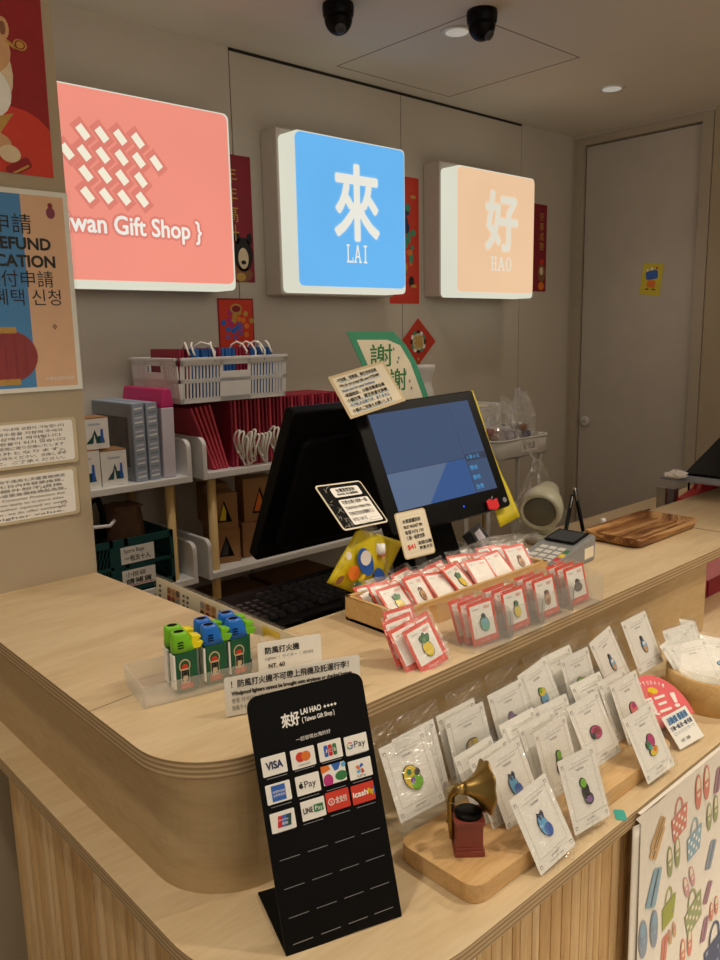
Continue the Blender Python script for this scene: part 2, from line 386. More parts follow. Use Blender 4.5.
k = W2L(d1); k.box(XD + .025, DY0 + .004, .01, XD + .06, DY1 - .006, DZ - .006, DOORM); k.build('door_leaf', d1)
k = W2L(d1); k.box(XD + .055, DY0, 0, XD + .062, DY1, DZ, GAP); k.build('shadow_gap', d1)
k = MB(Matrix.Translation(PX(585, 421, XD + .02) - d1.location) @ Matrix.Rotation(R(-90), 4, 'Y'))
k.lathe([(.030, 0), (.030, .008), (.026, .012), (.0, .012)], OFFW, 24); k.box(-.002, -.010, .011, .002, .010, .0135, DGREY); k.build('lock_rosette', d1)

# ceiling hatch, lamps, cameras
hx = thing('ceiling_hatch', (2.6, 2.25, ZC), 'square access hatch outlined by thin dark joints in the ceiling', 'hatch')
k = W2L(hx)
k.box(2.27, 2.577, ZC - .0015, 2.95, 2.5795, ZC, HATCH); k.box(2.945, 1.90, ZC - .0015, 2.9475, 2.5795, ZC, HATCH)
k.box(2.27, 1.90, ZC - .0015, 2.95, 1.9025, ZC, HATCH); k.box(2.27, 1.90, ZC - .0015, 2.2725, 2.5795, ZC, HATCH); k.build('joint', hx)
for (u, v, lab) in ((457, 31, 'recessed round downlight beside the right dome camera'), (612, 88, 'recessed round downlight above the grey door')):
    p = PZ(u, v, ZC); t = thing('downlight', p, lab, 'ceiling light', 'recessed downlights')
    k = MB(); k.lathe([(.040, -.003), (.056, -.005), (.058, 0), (.040, 0), (.036, -.001)], OFFW, 32); k.build('trim_ring', t)
    k = MB(); k.lathe([(.041, -.0062), (.0, -.0064)], G_LAMP, 24); k.build('lens', t)
for (u, v, lab, ax, ay) in ((338, 4, 'black dome camera on the ceiling above the blue sign', -.3, -.55), (482, 11, 'black dome camera on the ceiling beside a downlight', .1, -.65)):
    p = PZ(u, v, ZC); t = thing('dome_camera', p, lab, 'security camera', 'dome cameras')
    k = MB(); k.lathe([(.050, 0), (.052, -.012), (.050, -.035), (.046, -.042), (0, -.042)], BLACK, 32); k.build('base', t)
    k = MB(); k.lathe([(.046, -.040)] + [(.046 * math.cos(a), -.042 - .052 * math.sin(a)) for a in [R(x) for x in range(10, 90, 10)]] + [(.001, -.094)], BLACK, 32); k.build('dome', t)
    k = MB(Matrix.Translation((0, 0, -.055)) @ Vector((ax, ay, -.6)).to_track_quat('Z', 'Y').to_matrix().to_4x4())
    k.lathe([(.017, .02), (.017, .043), (.011, .046), (.0, .044)], DGREY, 20); k.build('lens', t)

# ================================================================== SERVICE COUNTER
def arc(cx, cy, r, a0, a1, n=14): return [(cx + r * math.cos(R(a0 + (a1 - a0) * i / n)), cy + r * math.sin(R(a0 + (a1 - a0) * i / n))) for i in range(n + 1)]
XR = 3.35
ctr = thing('service_counter', (1.2, .9, 0), 'two-tier birch plywood service counter with a rounded corner and slatted front', 'counter')
top_poly = [(.405, 1.62)] + arc(.520, .865, .115, 180, 270) + [(XR, .75), (XR, 1.055), (.73, 1.055), (.697, 1.62)]
k = W2L(ctr); k.prism(top_poly, ZT - .023, ZT, BIRCH, 'z', PLYE)
k.box(1.932, .7505, ZT - .0002, 1.9345, 1.054, ZT + .0004, SEAM)
k.quad((.4055, 1.000, ZT + .0003), (.4055, 1.0012, ZT + .0003), (.7315, 1.0292, ZT + .0003), (.7315, 1.028, ZT + .0003), SEAM)
k.build('worktop', ctr)
rp = [(.430, 1.62)] + arc(.540, .880, .110, 180, 270) + [(1.775, .770), (1.775, .79)] + [(.540, .79)] + arc(.540, .880, .090, 270, 180)[1:] + [(.450, 1.62)]
k = W2L(ctr); k.prism(rp, ZL, ZT - .023, BIRCH_SHADED, 'z', smooth=False); k.build('riser', ctr)
k = W2L(ctr); k.box(1.757, .79, ZL, 1.775, 1.04, ZT - .023, BIRCH_SHADED); k.build('end_panel', ctr)
led = [(.383, 1.62)] + arc(.633, .770, .250, 180, 270, 22) + [(XR, .52), (XR, 1.055), (.73, 1.055), (.697, 1.62)]
k = W2L(ctr); k.prism(led, ZL - .023, ZL, BIRCH, 'z', PLYE); k.build('lower_ledge', ctr)
# slatted front: one strip after another along the path
path = [(.690, 1.375), (.408, 1.375), (.408, .770)] + arc(.633, .770, .225, 180, 270, 60)[1:] + [(XR, .545)]
def along(s):
    for i in range(len(path) - 1):
        a, b_ = Vector(path[i]), Vector(path[i + 1]); L = (b_ - a).length
        if s <= L or i == len(path) - 2:
            d = (b_ - a).normalized(); return a + d * s, Vector((d.y, -d.x))
        s -= L
tot = sum((Vector(path[i + 1]) - Vector(path[i])).length for i in range(len(path) - 1))
k = W2L(ctr); s = 0; rr = random.Random(3)
while s < tot - .03:
    pw = rr.uniform(.024, .042) if s < 1.15 else rr.uniform(.016, .030); ptsv = []
    for q, hgt in ((.0, 0.0), (.06, .0045), (.3, .0072), (.5, .0076), (.7, .0072), (.94, .0045), (1, 0.0)):
        p, nrm = along(s + pw * q); p2 = p + nrm * hgt; ptsv.append((p2.x, p2.y))
    vs = [(x, y, .06) for x, y in ptsv] + [(x, y, ZL - .0235) for x, y in ptsv]; n = len(ptsv)
    k.add(vs, [(i, i + 1, n + i + 1, n + i) for i in range(n - 1)], rr.choice(SLATS)); s += pw
k.build('slatted_front', ctr, recalc=False)
core = [(.412, 1.371)] + arc(.633, .770, .221, 180, 270, 22) + [(XR, .549), (XR, 1.04), (.70, 1.04), (.69, 1.371)]
k = W2L(ctr); k.prism(core, 0.0, ZL - .024, KRAFTD, 'z'); k.build('carcass', ctr)
# staff desk behind the counter
k = thing('staff_desk', (1.6, 1.2, 0), 'lower plywood work desk running behind the counter', 'desk'); dk = k
m = W2L(dk); m.box(.735, 1.058, ZD - .022, 3.0, 1.354, ZD, BIRCH); m.build('desk_top', dk)
m = W2L(dk); m.box(.76, 1.07, 0, 2.98, 1.33, ZD - .022, KRAFTD); m.build('desk_cabinet', dk)

# ================================================================== LIGHT BOX SIGNS
def lightbox(label, x0h, x1h, zh0, zh1, x0f, x1f, zf0, zf1, face):
    t = thing('lightbox_sign', ((x0h + x1h) / 2, YB, zh0), label, 'illuminated sign')
    k = W2L(t); k.box(x0h, 2.567, zh0, x1h, YB - .0005, zh1, GREYM); k.build('housing', t, bevel=.006)
    k = W2L(t); k.prism(rrect(x0f - .004, zf0 - .022, x1f + .012, zf1 + .006, .02), 2.472, 2.5675, G_WHITE, 'y'); k.build('tub', t)
    k = W2L(t); k.prism(rrect(x0f, zf0, x1f, zf1, .022), 2.46, 2.474, face, 'y'); k.build('face', t, bevel=.004)
    return t
FY = 2.4597
def fbox(u0, v0, u1, v1, y=FY):
    a = PY(u0, v0, y); c = PY(u1, v1, y); return a.x, c.z, c.x, a.z
s_red = lightbox('coral lit square sign with a diamond pattern and white shop lettering', .80, 1.69, 1.71, 2.325, .79, 1.655, PY(150, 281.5, 2.46).z, 2.297, G_RED)
k = W2L(s_red)
dia = [(248, 397), (305, 405), (360, 413), (413, 423), (200, 455), (252, 460), (308, 467), (364, 474), (416, 482), (468, 490), (257, 521), (314, 527), (366, 534), (422, 541), (262, 585), (318, 589), (372, 594), (426, 600)]
c0 = PY(308 / 3, 467 / 3, FY)
allc = [PY(x / 3, y / 3, FY) for x, y in dia] + [PY(x / 3, y / 3, FY) for x, y in ((144, 446), (88, 438))]
def rh(c, s): return [(c.x - .004 * s, c.z + .026 * s), (c.x + .024 * s, c.z - .008 * s), (c.x + .005 * s, c.z - .024 * s), (c.x - .023 * s, c.z + .010 * s)]
for c in allc: k.add([(x, FY - .0006, z) for x, z in rh(c, 1.75)], [(0, 1, 2, 3)], G_HALO_R)
k.build('pattern_halo', s_red, recalc=False)
k = W2L(s_red)
for c in allc: k.add([(x, FY - .0012, z) for x, z in rh(c, 1.0)], [(0, 1, 2, 3)], G_CREAM)
k.build('diamond_pattern', s_red, recalc=False)
txt = '{ Taiwan Gift Shop }'
xa = PY(71, 230, FY).x; xb = PY(201, 230, FY).x; zb_ = PY(190, 239, FY).z
vis = text_shape('wan Gift Shop }')[0]; kx = (xb - xa) / (max(p[0] for p in vis) - min(p[0] for p in vis)); vv, ff = text_shape(txt); w0 = max(p[0] for p in vv)
for (bold, mm, yy, nm) in ((.010, G_HALO_R, FY - .0006, 'lettering_halo'), (.0016, G_GLYPH, FY - .0012, 'lettering')):
    k = W2L(s_red); k._glyphs([(xb - (w0 - p[0]) * kx, zb_ + p[1] * kx * 1.1) for p in vv], ff, mm, yy, bold); k.build(nm, s_red, recalc=False)

s_blue = lightbox('blue lit square sign with a white Chinese character over LAI', 1.943, 2.563, 1.703, 2.325, 1.957, 2.529, PY(351, 287, 2.46).z, 2.292, G_BLUE)
s_pea = lightbox('peach lit square sign with a pale Chinese character over HAO', 2.868, 3.475, 1.711, 2.314, 2.880, 3.452, 1.727, 2.276, G_PEACH)
def serif_word(k, word, x0, z0, x1, z1, m, y, w=.16):
    """slab letters L A I H O drawn as strokes with feet"""
    n = len(word); cw = (x1 - x0) / n; h = z1 - z0; st = cw * w; sf = h * .10
    for i, ch in enumerate(word):
        a = x0 + cw * (i + .08); c = x0 + cw * (i + .92); q = (a + c) / 2
        def bar(xa, za, xb, zb): k.add([(xa, y, za), (xb, y, za), (xb, y, zb), (xa, y, zb)], [(0, 1, 2, 3)], m)
        if ch == 'L': bar(a + st * .6, z0, a + st * 1.6, z1); bar(a, z0, c, z0 + sf); bar(a, z1 - sf, a + st * 2.4, z1); bar(c - st * .6, z0, c, z0 + h * .3)
        if ch == 'I': bar(q - st / 2, z0, q + st / 2, z1); bar(q - st * 1.4, z0, q + st * 1.4, z0 + sf); bar(q - st * 1.4, z1 - sf, q + st * 1.4, z1)
        if ch == 'H':
            for xx in (a + st * .7, c - st * 1.7): bar(xx, z0, xx + st, z1); bar(xx - st * .6, z0, xx + st * 1.6, z0 + sf); bar(xx - st * .6, z1 - sf, xx + st * 1.6, z1)
            bar(a + st, z0 + h * .45, c - st, z0 + h * .55)
        if ch == 'A':
            for s_ in (-1, 1):
                e = q + s_ * (c - a) * .40
                k.add([(q - st * .5, y, z1), (q + st * .5, y, z1), (e + st * .5, y, z0), (e - st * .5, y, z0)], [(0, 1, 2, 3)], m); bar(e - st, z0, e + st, z0 + sf)
            bar(q - (c - a) * .25, z0 + h * .3, q + (c - a) * .25, z0 + h * .39)
        if ch == 'O':
            o1 = circ(28, (c - a) * .46, h * .52, q, (z0 + z1) / 2); o2 = circ(28, (c - a) * .46 - st, h * .52 - sf, q, (z0 + z1) / 2); nn = 28
            k.add([(p[0], y, p[1]) for p in o1 + o2], [(j, (j + 1) % nn, nn + (j + 1) % nn, nn + j) for j in range(nn)], m)
for (t, ch, wd, bb, wb, halo, gl) in ((s_blue, '來', 'LAI', (335, 240, 378, 166), (346, 263, 369, 245), G_HALO_B, G_GLYPH), (s_pea, '好', 'HAO', (486, 250, 517, 193), (490, 271, 512, 257), G_HALO_P, G_GLYPHP)):
    xa = PY(bb[0], (bb[1] + bb[3]) / 2, FY).x; xb = PY(bb[2], (bb[1] + bb[3]) / 2, FY).x; um = (bb[0] + bb[2]) / 2
    za = PY(um, bb[1], FY).z; zb = PY(um, bb[3], FY).z
    k = W2L(t); k.textbox(ch, xa, za, xb, zb, halo, FY - .0006, .050)
    va = PY(wb[0], (wb[1] + wb[3]) / 2, FY).x; vb = PY(wb[2], (wb[1] + wb[3]) / 2, FY).x; um = (wb[0] + wb[2]) / 2; wa = PY(um, wb[1], FY).z; wz = PY(um, wb[3], FY).z
    k.build('glyph_halo', t, recalc=False)
    k = W2L(t); k.textbox(ch, xa, za, xb, zb, gl, FY - .0012, .024); serif_word(k, wd, va, wa, vb, wz, gl, FY - .0012); k.build('lettering', t, recalc=False)
    k = W2L(t); xl = t.location.x - .306; k.lathe([(.006, 0), (.006, .002), (0, .002)], SILVER, 10, (xl + .02, 2.60, t.location.z + .08)); k.build('screw', t)

# ================================================================== WALL POSTERS
def wall_sheet(name, x0, x1, z0, z1, y, m, label, cat, group=None, border=None, rot=0):
    t = thing(name, pose((x0 + x1) / 2, y, z0, 0, 0, rot), label, cat, group); w = x1 - x0; h = z1 - z0
    k = MB(); k.box(-w / 2, -.0012, 0, w / 2, 0, h, border or m)
    return t, k, w, h
# couplet banner left of the blue sign
t, k, w, h = wall_sheet('couplet_banner', 1.700, 1.891, 1.753, 2.222, YB - .001, MAROON, 'maroon couplet banner with gold characters beside the coral sign', 'banner')
for i, ch in enumerate('年年高升'): k.textbox(ch, .000 - .028, h - .105 - i * .070, .030, h - .045 - i * .070, GOLD, -.0018)
for (cx, cz, rx, rz, mm, y) in ((.045, .105, .045, .065, INK, -.0016), (.045, .09, .024, .04, FUR, -.0018), (.018, .165, .014, .022, INK, -.0016), (.076, .165, .014, .022, INK, -.0016), (.045, .075, .012, .008, INK, -.002), (.035, .03, .05, .03, BROWN, -.0016), (.03, .02, .022, .016, GOLD, -.002)):
    k.flat(circ(18, rx, rz, cx, cz), mm, y)
k.build('sheet', t, recalc=False)
t, k, w, h = wall_sheet('couplet_banner', 2.640, 2.835, 1.680, 2.245, YB - .001, RED, 'bright red couplet banner between the blue and peach signs', 'banner')
rr = random.Random(5)
for i in range(16): k.flat(circ(12, rr.uniform(.010, .024), rr.uniform(.012, .03), rr.uniform(-.01, .06), .10 + i * .022), rr.choice([FUR, TEALG, NAVY, ORANGE, GOLD, TEALG, INK]), -.0014 - i * .0001)
k.flat(circ(10, .02, .008, .06, .48), GOLD, -.0016); k.flat(circ(10, .02, .008, .06, .08), GOLD, -.0016); k.build('sheet', t, recalc=False)
t, k, w, h = wall_sheet('couplet_banner', 3.735, 3.862, 1.755, 2.216, YB - .001, MAROON, 'narrow maroon couplet banner right of the peach sign', 'banner')
for i, ch in enumerate('好事成雙'): k.textbox(ch, -.002, h - .085 - i * .052, .036, h - .042 - i * .052, GOLD, -.0016)
for (cx, cz, rx, rz, mm, y) in ((.022, .10, .035, .05, BROWN, -.0015), (.02, .11, .018, .022, FUR, -.0018), (.02, .03, .028, .022, ORANGE, -.0016), (.022, .16, .022, .014, RED, -.0018)): k.flat(circ(16, rx, rz, cx, cz), mm, y)
k.build('sheet', t, recalc=False)
t, k, w, h = wall_sheet('small_red_poster', 1.711, 1.877, 1.500, 1.691, YB - .001, MAROON, 'small square festive red poster under the maroon banner', 'poster')
k.flat(rrect(-w / 2 + .006, .006, w / 2 - .006, h - .006, .004), RED, -.0015)
for i in range(22):
    a = i * 2.4; r_ = .012 + .0028 * i
    k.flat(circ(10, .012, .011, r_ * math.cos(a), h / 2 + r_ * math.sin(a)), [PURPLE, GOLD, BLUEP, ORANGE, MAGP][i % 5], -.0018 - i * .00005)
k.flat(circ(16, .028, .02, 0, h - .04), GOLD, -.004 + .001); k.flat(circ(16, .02, .013, 0, h - .04), MAROON, -.0034); k.build('sheet', t, recalc=False)
t = thing('diamond_poster', pose(2.826, YB - .001, 1.39, 0), 'red diamond festive poster with a round gold character', 'poster')
k = MB(); dm = [(0, 0), (.124, .1115), (0, .223), (-.118, .1115)]; k.prism(dm, -.0012, 0, RED, 'y'); k.flat([(x * .93, .1115 + (z - .1115) * .93) for x, z in dm], mat('vermilion_paper', 'c83a28', .6), -.0015)
for i in range(12):
    a = i * math.pi / 6; k.flat(circ(8, .012, .012, .043 * math.cos(a), .1115 + .043 * math.sin(a)), [INK, TEALG, CARD][i % 3], -.0018)
k.flat(circ(24, .040, .040, 0, .1115), BEIGE, -.002); k.textbox('福', -.028, .084, .028, .139, GOLD, -.0026, .02); k.flat(circ(8, .008, .008, 0, .03), GOLD, -.002); k.build('sheet', t, recalc=False)
t = thing('door_card', pose(XD + .024, 2.187, PX(648, 295, XD).z, -90, 0, 7), 'small yellow picture card stuck on the grey door', 'card')
k = MB(); k.box(-.058, -.0012, 0, .058, 0, .165, YELF)
k.flat(rot2(rrect(-.034, .082, .034, .128, .012), 12, (0, .10)), BLUE, -.0016); k.flat(rot2(rrect(-.022, .040, .026, .078, .008), -8, (0, .06)), ORANGE, -.0018)
for (cx, cz, mm) in ((.022, .142, RED), (-.006, .138, CARD), (-.03, .128, CARD)): k.flat(rot2(rrect(cx - .006, cz - .006, cx + .006, cz + .006, .002), 30, (cx, cz)), mm, -.0018)
k.flat(circ(14, .012, .005, -.018, .03), BROWN, -.0018); k.flat(circ(14, .012, .005, .02, .03), BROWN, -.0018)
k.build('sheet', t, recalc=False)
# posters on the left wall
YP = 1.6195
t = thing('dog_poster', pose(.45, YP, 1.863, 0, 0, .6), 'dark red poster with a smiling dog holding gold at upper left', 'poster')
k = MB(); k.box(-.25, -.0012, 0, .226, 0, .40, DRED); CL = (-.25, .0, .226, .40)
def dg(poly, m, y): k.flatc(poly, m, y, CL)
dg(circ(20, .085, .075, .155, .045), RED, -.0016); dg(circ(26, .075, .085, .088, .175), FUR, -.0018); dg(circ(20, .05, .045, .112, .215), TAN, -.002); dg(circ(20, .052, .05, .105, .140), CARD, -.0022)
dg([(.03, .235), (.06, .275), (.135, .268), (.150, .245), (.10, .228)], RED, -.0024); dg(circ(14, .012, .020, .150, .255), TAN, -.0026); dg(circ(14, .006, .012, .150, .255), BROWN, -.0028)
for j in range(3): dg(circ(14, .013 - j * .003, .010 - j * .002, .180, .232), [GOLD, DRED, GOLD][j], -.0026 - j * .0002)
dg([(.155, .238), (.172, .228), (.170, .222), (.152, .232)], GOLD, -.0026)
dg(rot2(circ(10, .013, .003, .110, .196), -20, (.110, .196)), INK, -.0030); dg([(.10, .160), (.132, .168), (.128, .148), (.112, .142)], INK, -.0032); dg([(.106, .152), (.124, .154), (.116, .145)], RED, -.0034)
dg([(.05, .105), (.06, .072), (.13, .068), (.158, .108), (.11, .092)], GOLD, -.0038); dg(circ(16, .030, .020, .120, .050), TAN, -.0036); dg(circ(16, .020, .016, .145, .034), FUR, -.0037)
dg(rot2(rrect(.135, .002, .185, .022, .006), 30, (.16, .012)), DRED, -.0040); dg(rot2(rrect(.14, .004, .182, .008, .002), 30, (.16, .006)), GOLD, -.0042)
for j in range(4): dg(circ(10, .024, .004, .085 + .016 * j, .345 - .004 * j), GOLD, -.0016)
k.build('sheet', t, recalc=False)
t = thing('refund_poster', pose(.40, YP, 1.450, 0, 0, 0), 'tax refund poster, half blue and half peach, in a clear frame', 'poster')
k = MB(); k.box(-.27, -.004, -.003, .299, 0, .384, CARD); k.box(-.262, -.0046, .006, .205, -.0041, .374, BLUEPAP); k.box(.205, -.0046, .006, .289, -.0041, .374, PEACHP)
def rt(s_, xr, z, sz, bold=0, width=None): k.textline(s_, xr, z, sz, INK, -.0052, bold, 'R', width)
rt('退稅申請', .222, .304, .028); rt('TAX REFUND', .256, .272, .0215, .05); rt('APPLICATION', .262, .239, .0215, .05); rt('免稅還付申請', .256, .203, .024); rt('면세 혜택 신청', .268, .168, .024)
k.textbox('❖', .246, .118, .256, .130, BROWN, -.0052)
k.flat(circ(12, .009, .011, .262, .343), mat('plum_print', '8a2c4a', .6), -.0052); k.flat(circ(12, .005, .005, .262, .357), MAROON, -.0053); k.textline('中華民國財政部', .282, .018, .006, CARD, -.0052, 0, 'R')
# a plain red lantern with gold caps stands where the poster has its drawing
k.flat(circ(28, .062, .052, .150, .068), DRED, -.0050); k.flat(rrect(.125, .112, .175, .124, .003), GOLD, -.0052); k.flat(rrect(.125, .012, .175, .024, .003), GOLD, -.0052)
for j in (-2, -1, 0, 1, 2): k.flat(circ(16, .0012, .050 - .006 * abs(j), .150 + j * .020, .068), MAROON, -.0054)
k.build('sheet', t, recalc=False)
k = MB(); k.box(-.275, -.006, -.008, .304, -.0052, .389, ACRYL); k.build('clear_sleeve', t)
PLATE = mat('tan_notice_plate', 'cdbf9f', .5)
KOR = ['소비자 권리: 구매일로부터 7일 이내에 교환이 가능합니다', '단, 미사용 상품에 한하며 영수증을 지참해 주세요', '식품은 교환 및 환불 대상에서 제외됩니다', '할인 상품은 교환 또는 환불이 되지 않습니다']
JPN = ['ご購入後七日以内の商品は未使用に限り交換いたします', '食品は交換の対象外となります。', '不良品の場合はレシートをお持ちください、交換します', '返金はできませんので、ご了承ください。']
CHN = ['依消費者保護法，門市購物不適用七天鑑賞期規定', '商品如有瑕疵，請於七日內持發票換貨。', '食品，除品質問題外恕不退換', '更換商品，以同等價格或更高價格商品為限。']
ENG = ['The Article 19 of the Taiwan Consumer Protection Act', 'on seven days returns does not apply to in-store sales', 'If a product is sold, whether opened or used,', 'and not defective. However, we do offer exchanges', 'of equal or higher value.']
for (nm, z0, z1, lines, xr, lab) in (('notice_plate', 1.2975, 1.391, KOR + JPN, .674, 'cream notice plate in Korean and Japanese, upper of the two on the wall'), ('notice_plate', 1.188, 1.288, CHN + ENG, .667, 'cream notice plate in Chinese and English, lower of the two on the wall')):
    t = thing(nm, (.40, YP, z0), lab, 'sign', 'notice plates'); hh = z1 - z0
    k = MB(); k.prism(rrect(-.25, 0, xr - .40 + .003, hh, .008), -.006, 0, PLATE, 'y'); k.flat(rrect(-.245, .006, xr - .40 - .005, hh - .005, .006), CARD, -.0064)
    for i, ln in enumerate(lines): k.textline(ln, xr - .40 - .022 - (i % 3) * .004, hh - .017 - i * (hh - .018) / len(lines), 0.0047, INK, -.0068, 0, 'R', .27)
    for dx in (.030, .070):
        o = circ(14, .0055, .004, xr - .40 - dx, hh * (.28 if dx < .05 else .62)); i_ = circ(14, .0048, .0033, xr - .40 - dx, hh * (.28 if dx < .05 else .62))
        for j in range(14): k.flat([o[j - 1], o[j], i_[j], i_[j - 1]], INK, -.0070)
    k.build('plate', t, recalc=False)

# ================================================================== SHELVES BEHIND
YS = 2.30                                              # shelf front edge
def shelf_unit(label, x0, x1, levels, poles):
    t = thing('shelf_unit', ((x0 + x1) / 2, 2.5, 0), label, 'shelf')
    for z in levels:
        k = W2L(t); k.box(x0 + .016, YS, z - .022, x1 - .016, YB - .02, z, WHITE); k.build('shelf_board', t, bevel=.002)
        for xe in (x0, x1 - .016):
            k = W2L(t); k.prism([(YS, z - .022), (YS, z + .09)] + [(YS + .03 - .03 * math.cos(R(a)), z + .09 + .03 * math.sin(R(a))) for a in range(15, 91, 15)] + [(YB - .02, z + .12), (YB - .02, z - .022)], xe, xe + .016, WHITE, 'x'); k.build('end_panel', t, bevel=.002)
    for xp in poles:
        for yp in (YS + .035, YB - .06):
            k = W2L(t); k.lathe([(.0155, 0), (.0155, levels[0] - .022), (0, levels[0] - .022)], POLE, 16, (xp, yp, 0)); k.build('pole', t)
    return t
shelf_unit('white shelf on round wooden poles beside the left wall', .74, 1.345, [1.095, .745, .38], (.78, 1.275))
shelf_unit('long white shelf on wooden poles carrying red gift bags', 1.388, 3.00, [1.095, .745, .38], (1.435, 2.93))

# product boxes on the left shelf
def pbox(u0, v0, u1, v1, y):
    a = PY(u0, v1, y); c = PY(u1, v0, y); return a.x, a.z, c.x, c.z
for (x0, x1, z0, z1, y, lab) in ((.945, 1.040, 1.0955, 1.215, 2.325, 'small white product box beside the wall, left of the lower pair'), (1.044, 1.128, 1.0955, 1.208, 2.325, 'small white product box with blue tower print, right of the lower pair'),
                                 (.985, 1.078, 1.216, 1.312, 2.33, 'small white product box stacked on top of the other two')):
    t = thing('product_box', ((x0 + x1) / 2, y, z0), lab, 'box', 'small white product boxes'); k = W2L(t)
    k.box(x0, y, z0, x1, y + .085, z1, CARD); k.box(x0 - .0003, y - .0003, z1 - .003, x1 + .0003, y + .0853, z1 + .0006, KRAFT)
    k.M = k.M @ Matrix.Translation((x0, y, z0)); w, h = x1 - x0, z1 - z0
    k.flat([(w * .2, h * .18), (w * .45, h * .18), (w * .5, h * .5), (w * .56, h * .18), (w * .85, h * .18), (w * .8, h * .42), (w * .6, h * .40), (w * .52, h * .62), (w * .42, h * .40)], TEALC, -.0005)
    k.flat([(w * .70, h * .2), (w * .82, h * .2), (w * .80, h * .62), (w * .72, h * .62)], BLUE, -.0007); k.textline('TAIWAN', w * .5, h * .75, .007, BLUEINK, -.0006, 0, 'C')
    k.build('carton', t, bevel=.001, recalc=False)
for i, (x0, lab) in enumerate(((1.158, 'grey-blue boxed picture frame, the one showing its dark cover'), (1.205, 'grey-blue boxed picture frame beside the pink pouch'))):
    t = thing('frame_box', (x0 + .02, 2.33, 1.0955), lab, 'box', 'boxed picture frames'); k = W2L(t)
    k.box(x0, 2.325, 1.0955, x0 + .040, 2.62, 1.345, GREYBLUE); k.build('carton', t, bevel=.002)
    k = W2L(t); k.box(x0 - .0015, 2.335, 1.102, x0, 2.61, 1.339, GREYBOX); k.box(x0 - .0022, 2.36, 1.14, x0 - .0015, 2.585, 1.30, mat('dark_photo_print', '4a4342', .5, var=.3, scale=18)); k.build('cover', t)
    k = W2L(t); k.M = k.M @ Matrix.Translation((x0, 2.325, 1.0955))
    for j in range(16): k.flat([(.006, .012 + .0145 * j), (.034, .014 + .0145 * j), (.034, .020 + .0145 * j), (.006, .017 + .0145 * j)], [CARD, LILAC, GREYBOX][j % 3], -.0005)
    k.build('spine_print', t, recalc=False)
t = thing('pink_pouch', (1.275, 2.33, 1.0955), 'tall frosted plastic pouch with a magenta top beside the grey-blue boxes', 'pouch')
def pouch(z0, z1, m, nm, pad=0):
    k = W2L(t)
    def sec(z):
        tk = (.022 if z < 1.33 else .022 - (z - 1.33) * .2) + pad; lean = (z - 1.0955) * .02
        return [(1.277 - tk + lean, 2.325), (1.277 + tk + lean, 2.322), (1.277 + tk * .9 + lean, 2.60), (1.277 - tk + lean, 2.60)]
    zs = [z0 + (z1 - z0) * i / 4 for i in range(5)]; vs = [(x, y, z) for z in zs for x, y in sec(z)]
    fs = [(4 * i + j, 4 * i + (j + 1) % 4, 4 * i + 4 + (j + 1) % 4, 4 * i + 4 + j) for i in range(4) for j in range(4)] + [(3, 2, 1, 0), (16, 17, 18, 19)]
    k.add(vs, fs, m); return k.build(nm, t, bevel=.004)
pouch(1.0955, 1.325, LILAC, 'body'); pouch(1.3245, 1.385, MAGENTA, 'magenta_top', .001)

# teal crate on the lower shelf with things in it
t = thing('folding_crate', (1.11, 2.32, .7455), 'dark teal plastic folding crate on the lower left shelf', 'crate'); k = W2L(t)
x0, x1, y0, y1, z0, z1 = .93, 1.262, 2.305, 2.56, .7455, .925
k.box(x0, y0, z0, x1, y1, z0 + .006, TEALC)
for (za, zb) in ((z0, z0 + .022), (z1 - .022, z1), (z0 + .085, z0 + .095)):
    k.box(x0, y0, za, x1, y0 + .008, zb, TEALC); k.box(x0, y1 - .008, za, x1, y1, zb, TEALC); k.box(x0, y0, za, x0 + .008, y1, zb, TEALC); k.box(x1 - .008, y0, za, x1, y1, zb, TEALC)
for xx in (x0, x0 + .11, x0 + .16, x1 - .012): k.box(xx, y0, z0, xx + .012, y0 + .008, z1, TEALC)
for i in range(9):
    xx = x0 + .014 + i * .0115
    for zz in (z0 + .024, z0 + .055, z0 + .097, z0 + .128): k.prism([(xx, zz), (xx + .004, zz), (xx + .012, zz + .03), (xx + .008, zz + .03)], y0 + .001, y0 + .007, TEALC, 'y')
for i in range(22):
    yy = y0 + .012 + i * .0105; k.box(x1 - .007, yy, z0 + .02, x1 - .001, yy + .004, z1 - .02, TEALC)
k.box(x0 + .12, y0 + .0005, z0 + .01, x0 + .26, y0 + .006, z1 - .01, TEALC); k.build('crate_body', t)
for j, (zz, lab) in enumerate(((z0 + .098, 'upper paper label'), (z0 + .022, 'lower paper label'))):
    k = W2L(t); k.M = k.M @ Matrix.Translation((x0 + .145, y0 - .0005, zz)); k.box(0, -.0008, 0, .115, 0, .055, CARD)
    k.textbox('Spare Bags' if j == 0 else '小提袋', .01, .032, .08, .048, INK, -.0012); k.textbox('一包五十入' if j == 0 else '請補貨', .012, .008, .10, .026, INK, -.0012, .02)
    if j: k.flat([(.008, .003), (.108, .004), (.108, .006), (.008, .005)], RED, -.0012)
    k.build('label', t, recalc=False)['label'] = lab
t = thing('black_tote', (1.0, 2.40, .755), 'black folded tote bag with a strap in the teal crate', 'bag'); k = W2L(t)
k.M = k.M @ Matrix.Translation((1.0, 2.40, .755)); k.lathe([(.05, 0), (.066, .06), (.068, .15), (.055, .20), (.02, .215), (0, .215)], BLACKM, 18, sy=.9); k.build('body', t, bevel=0)
k = W2L(t); k.tube([(.985, 2.335, .93), (.985, 2.325, 1.0), (1.0, 2.33, 1.05), (1.03, 2.34, 1.06), (1.045, 2.345, 1.01), (1.045, 2.35, .93)], .010, BLACK, 6); k.build('strap', t)
t = thing('paper_bundle', (1.16, 2.43, .755), 'brown wrapped paper bundle at the back of the teal crate', 'bundle'); k = W2L(t)
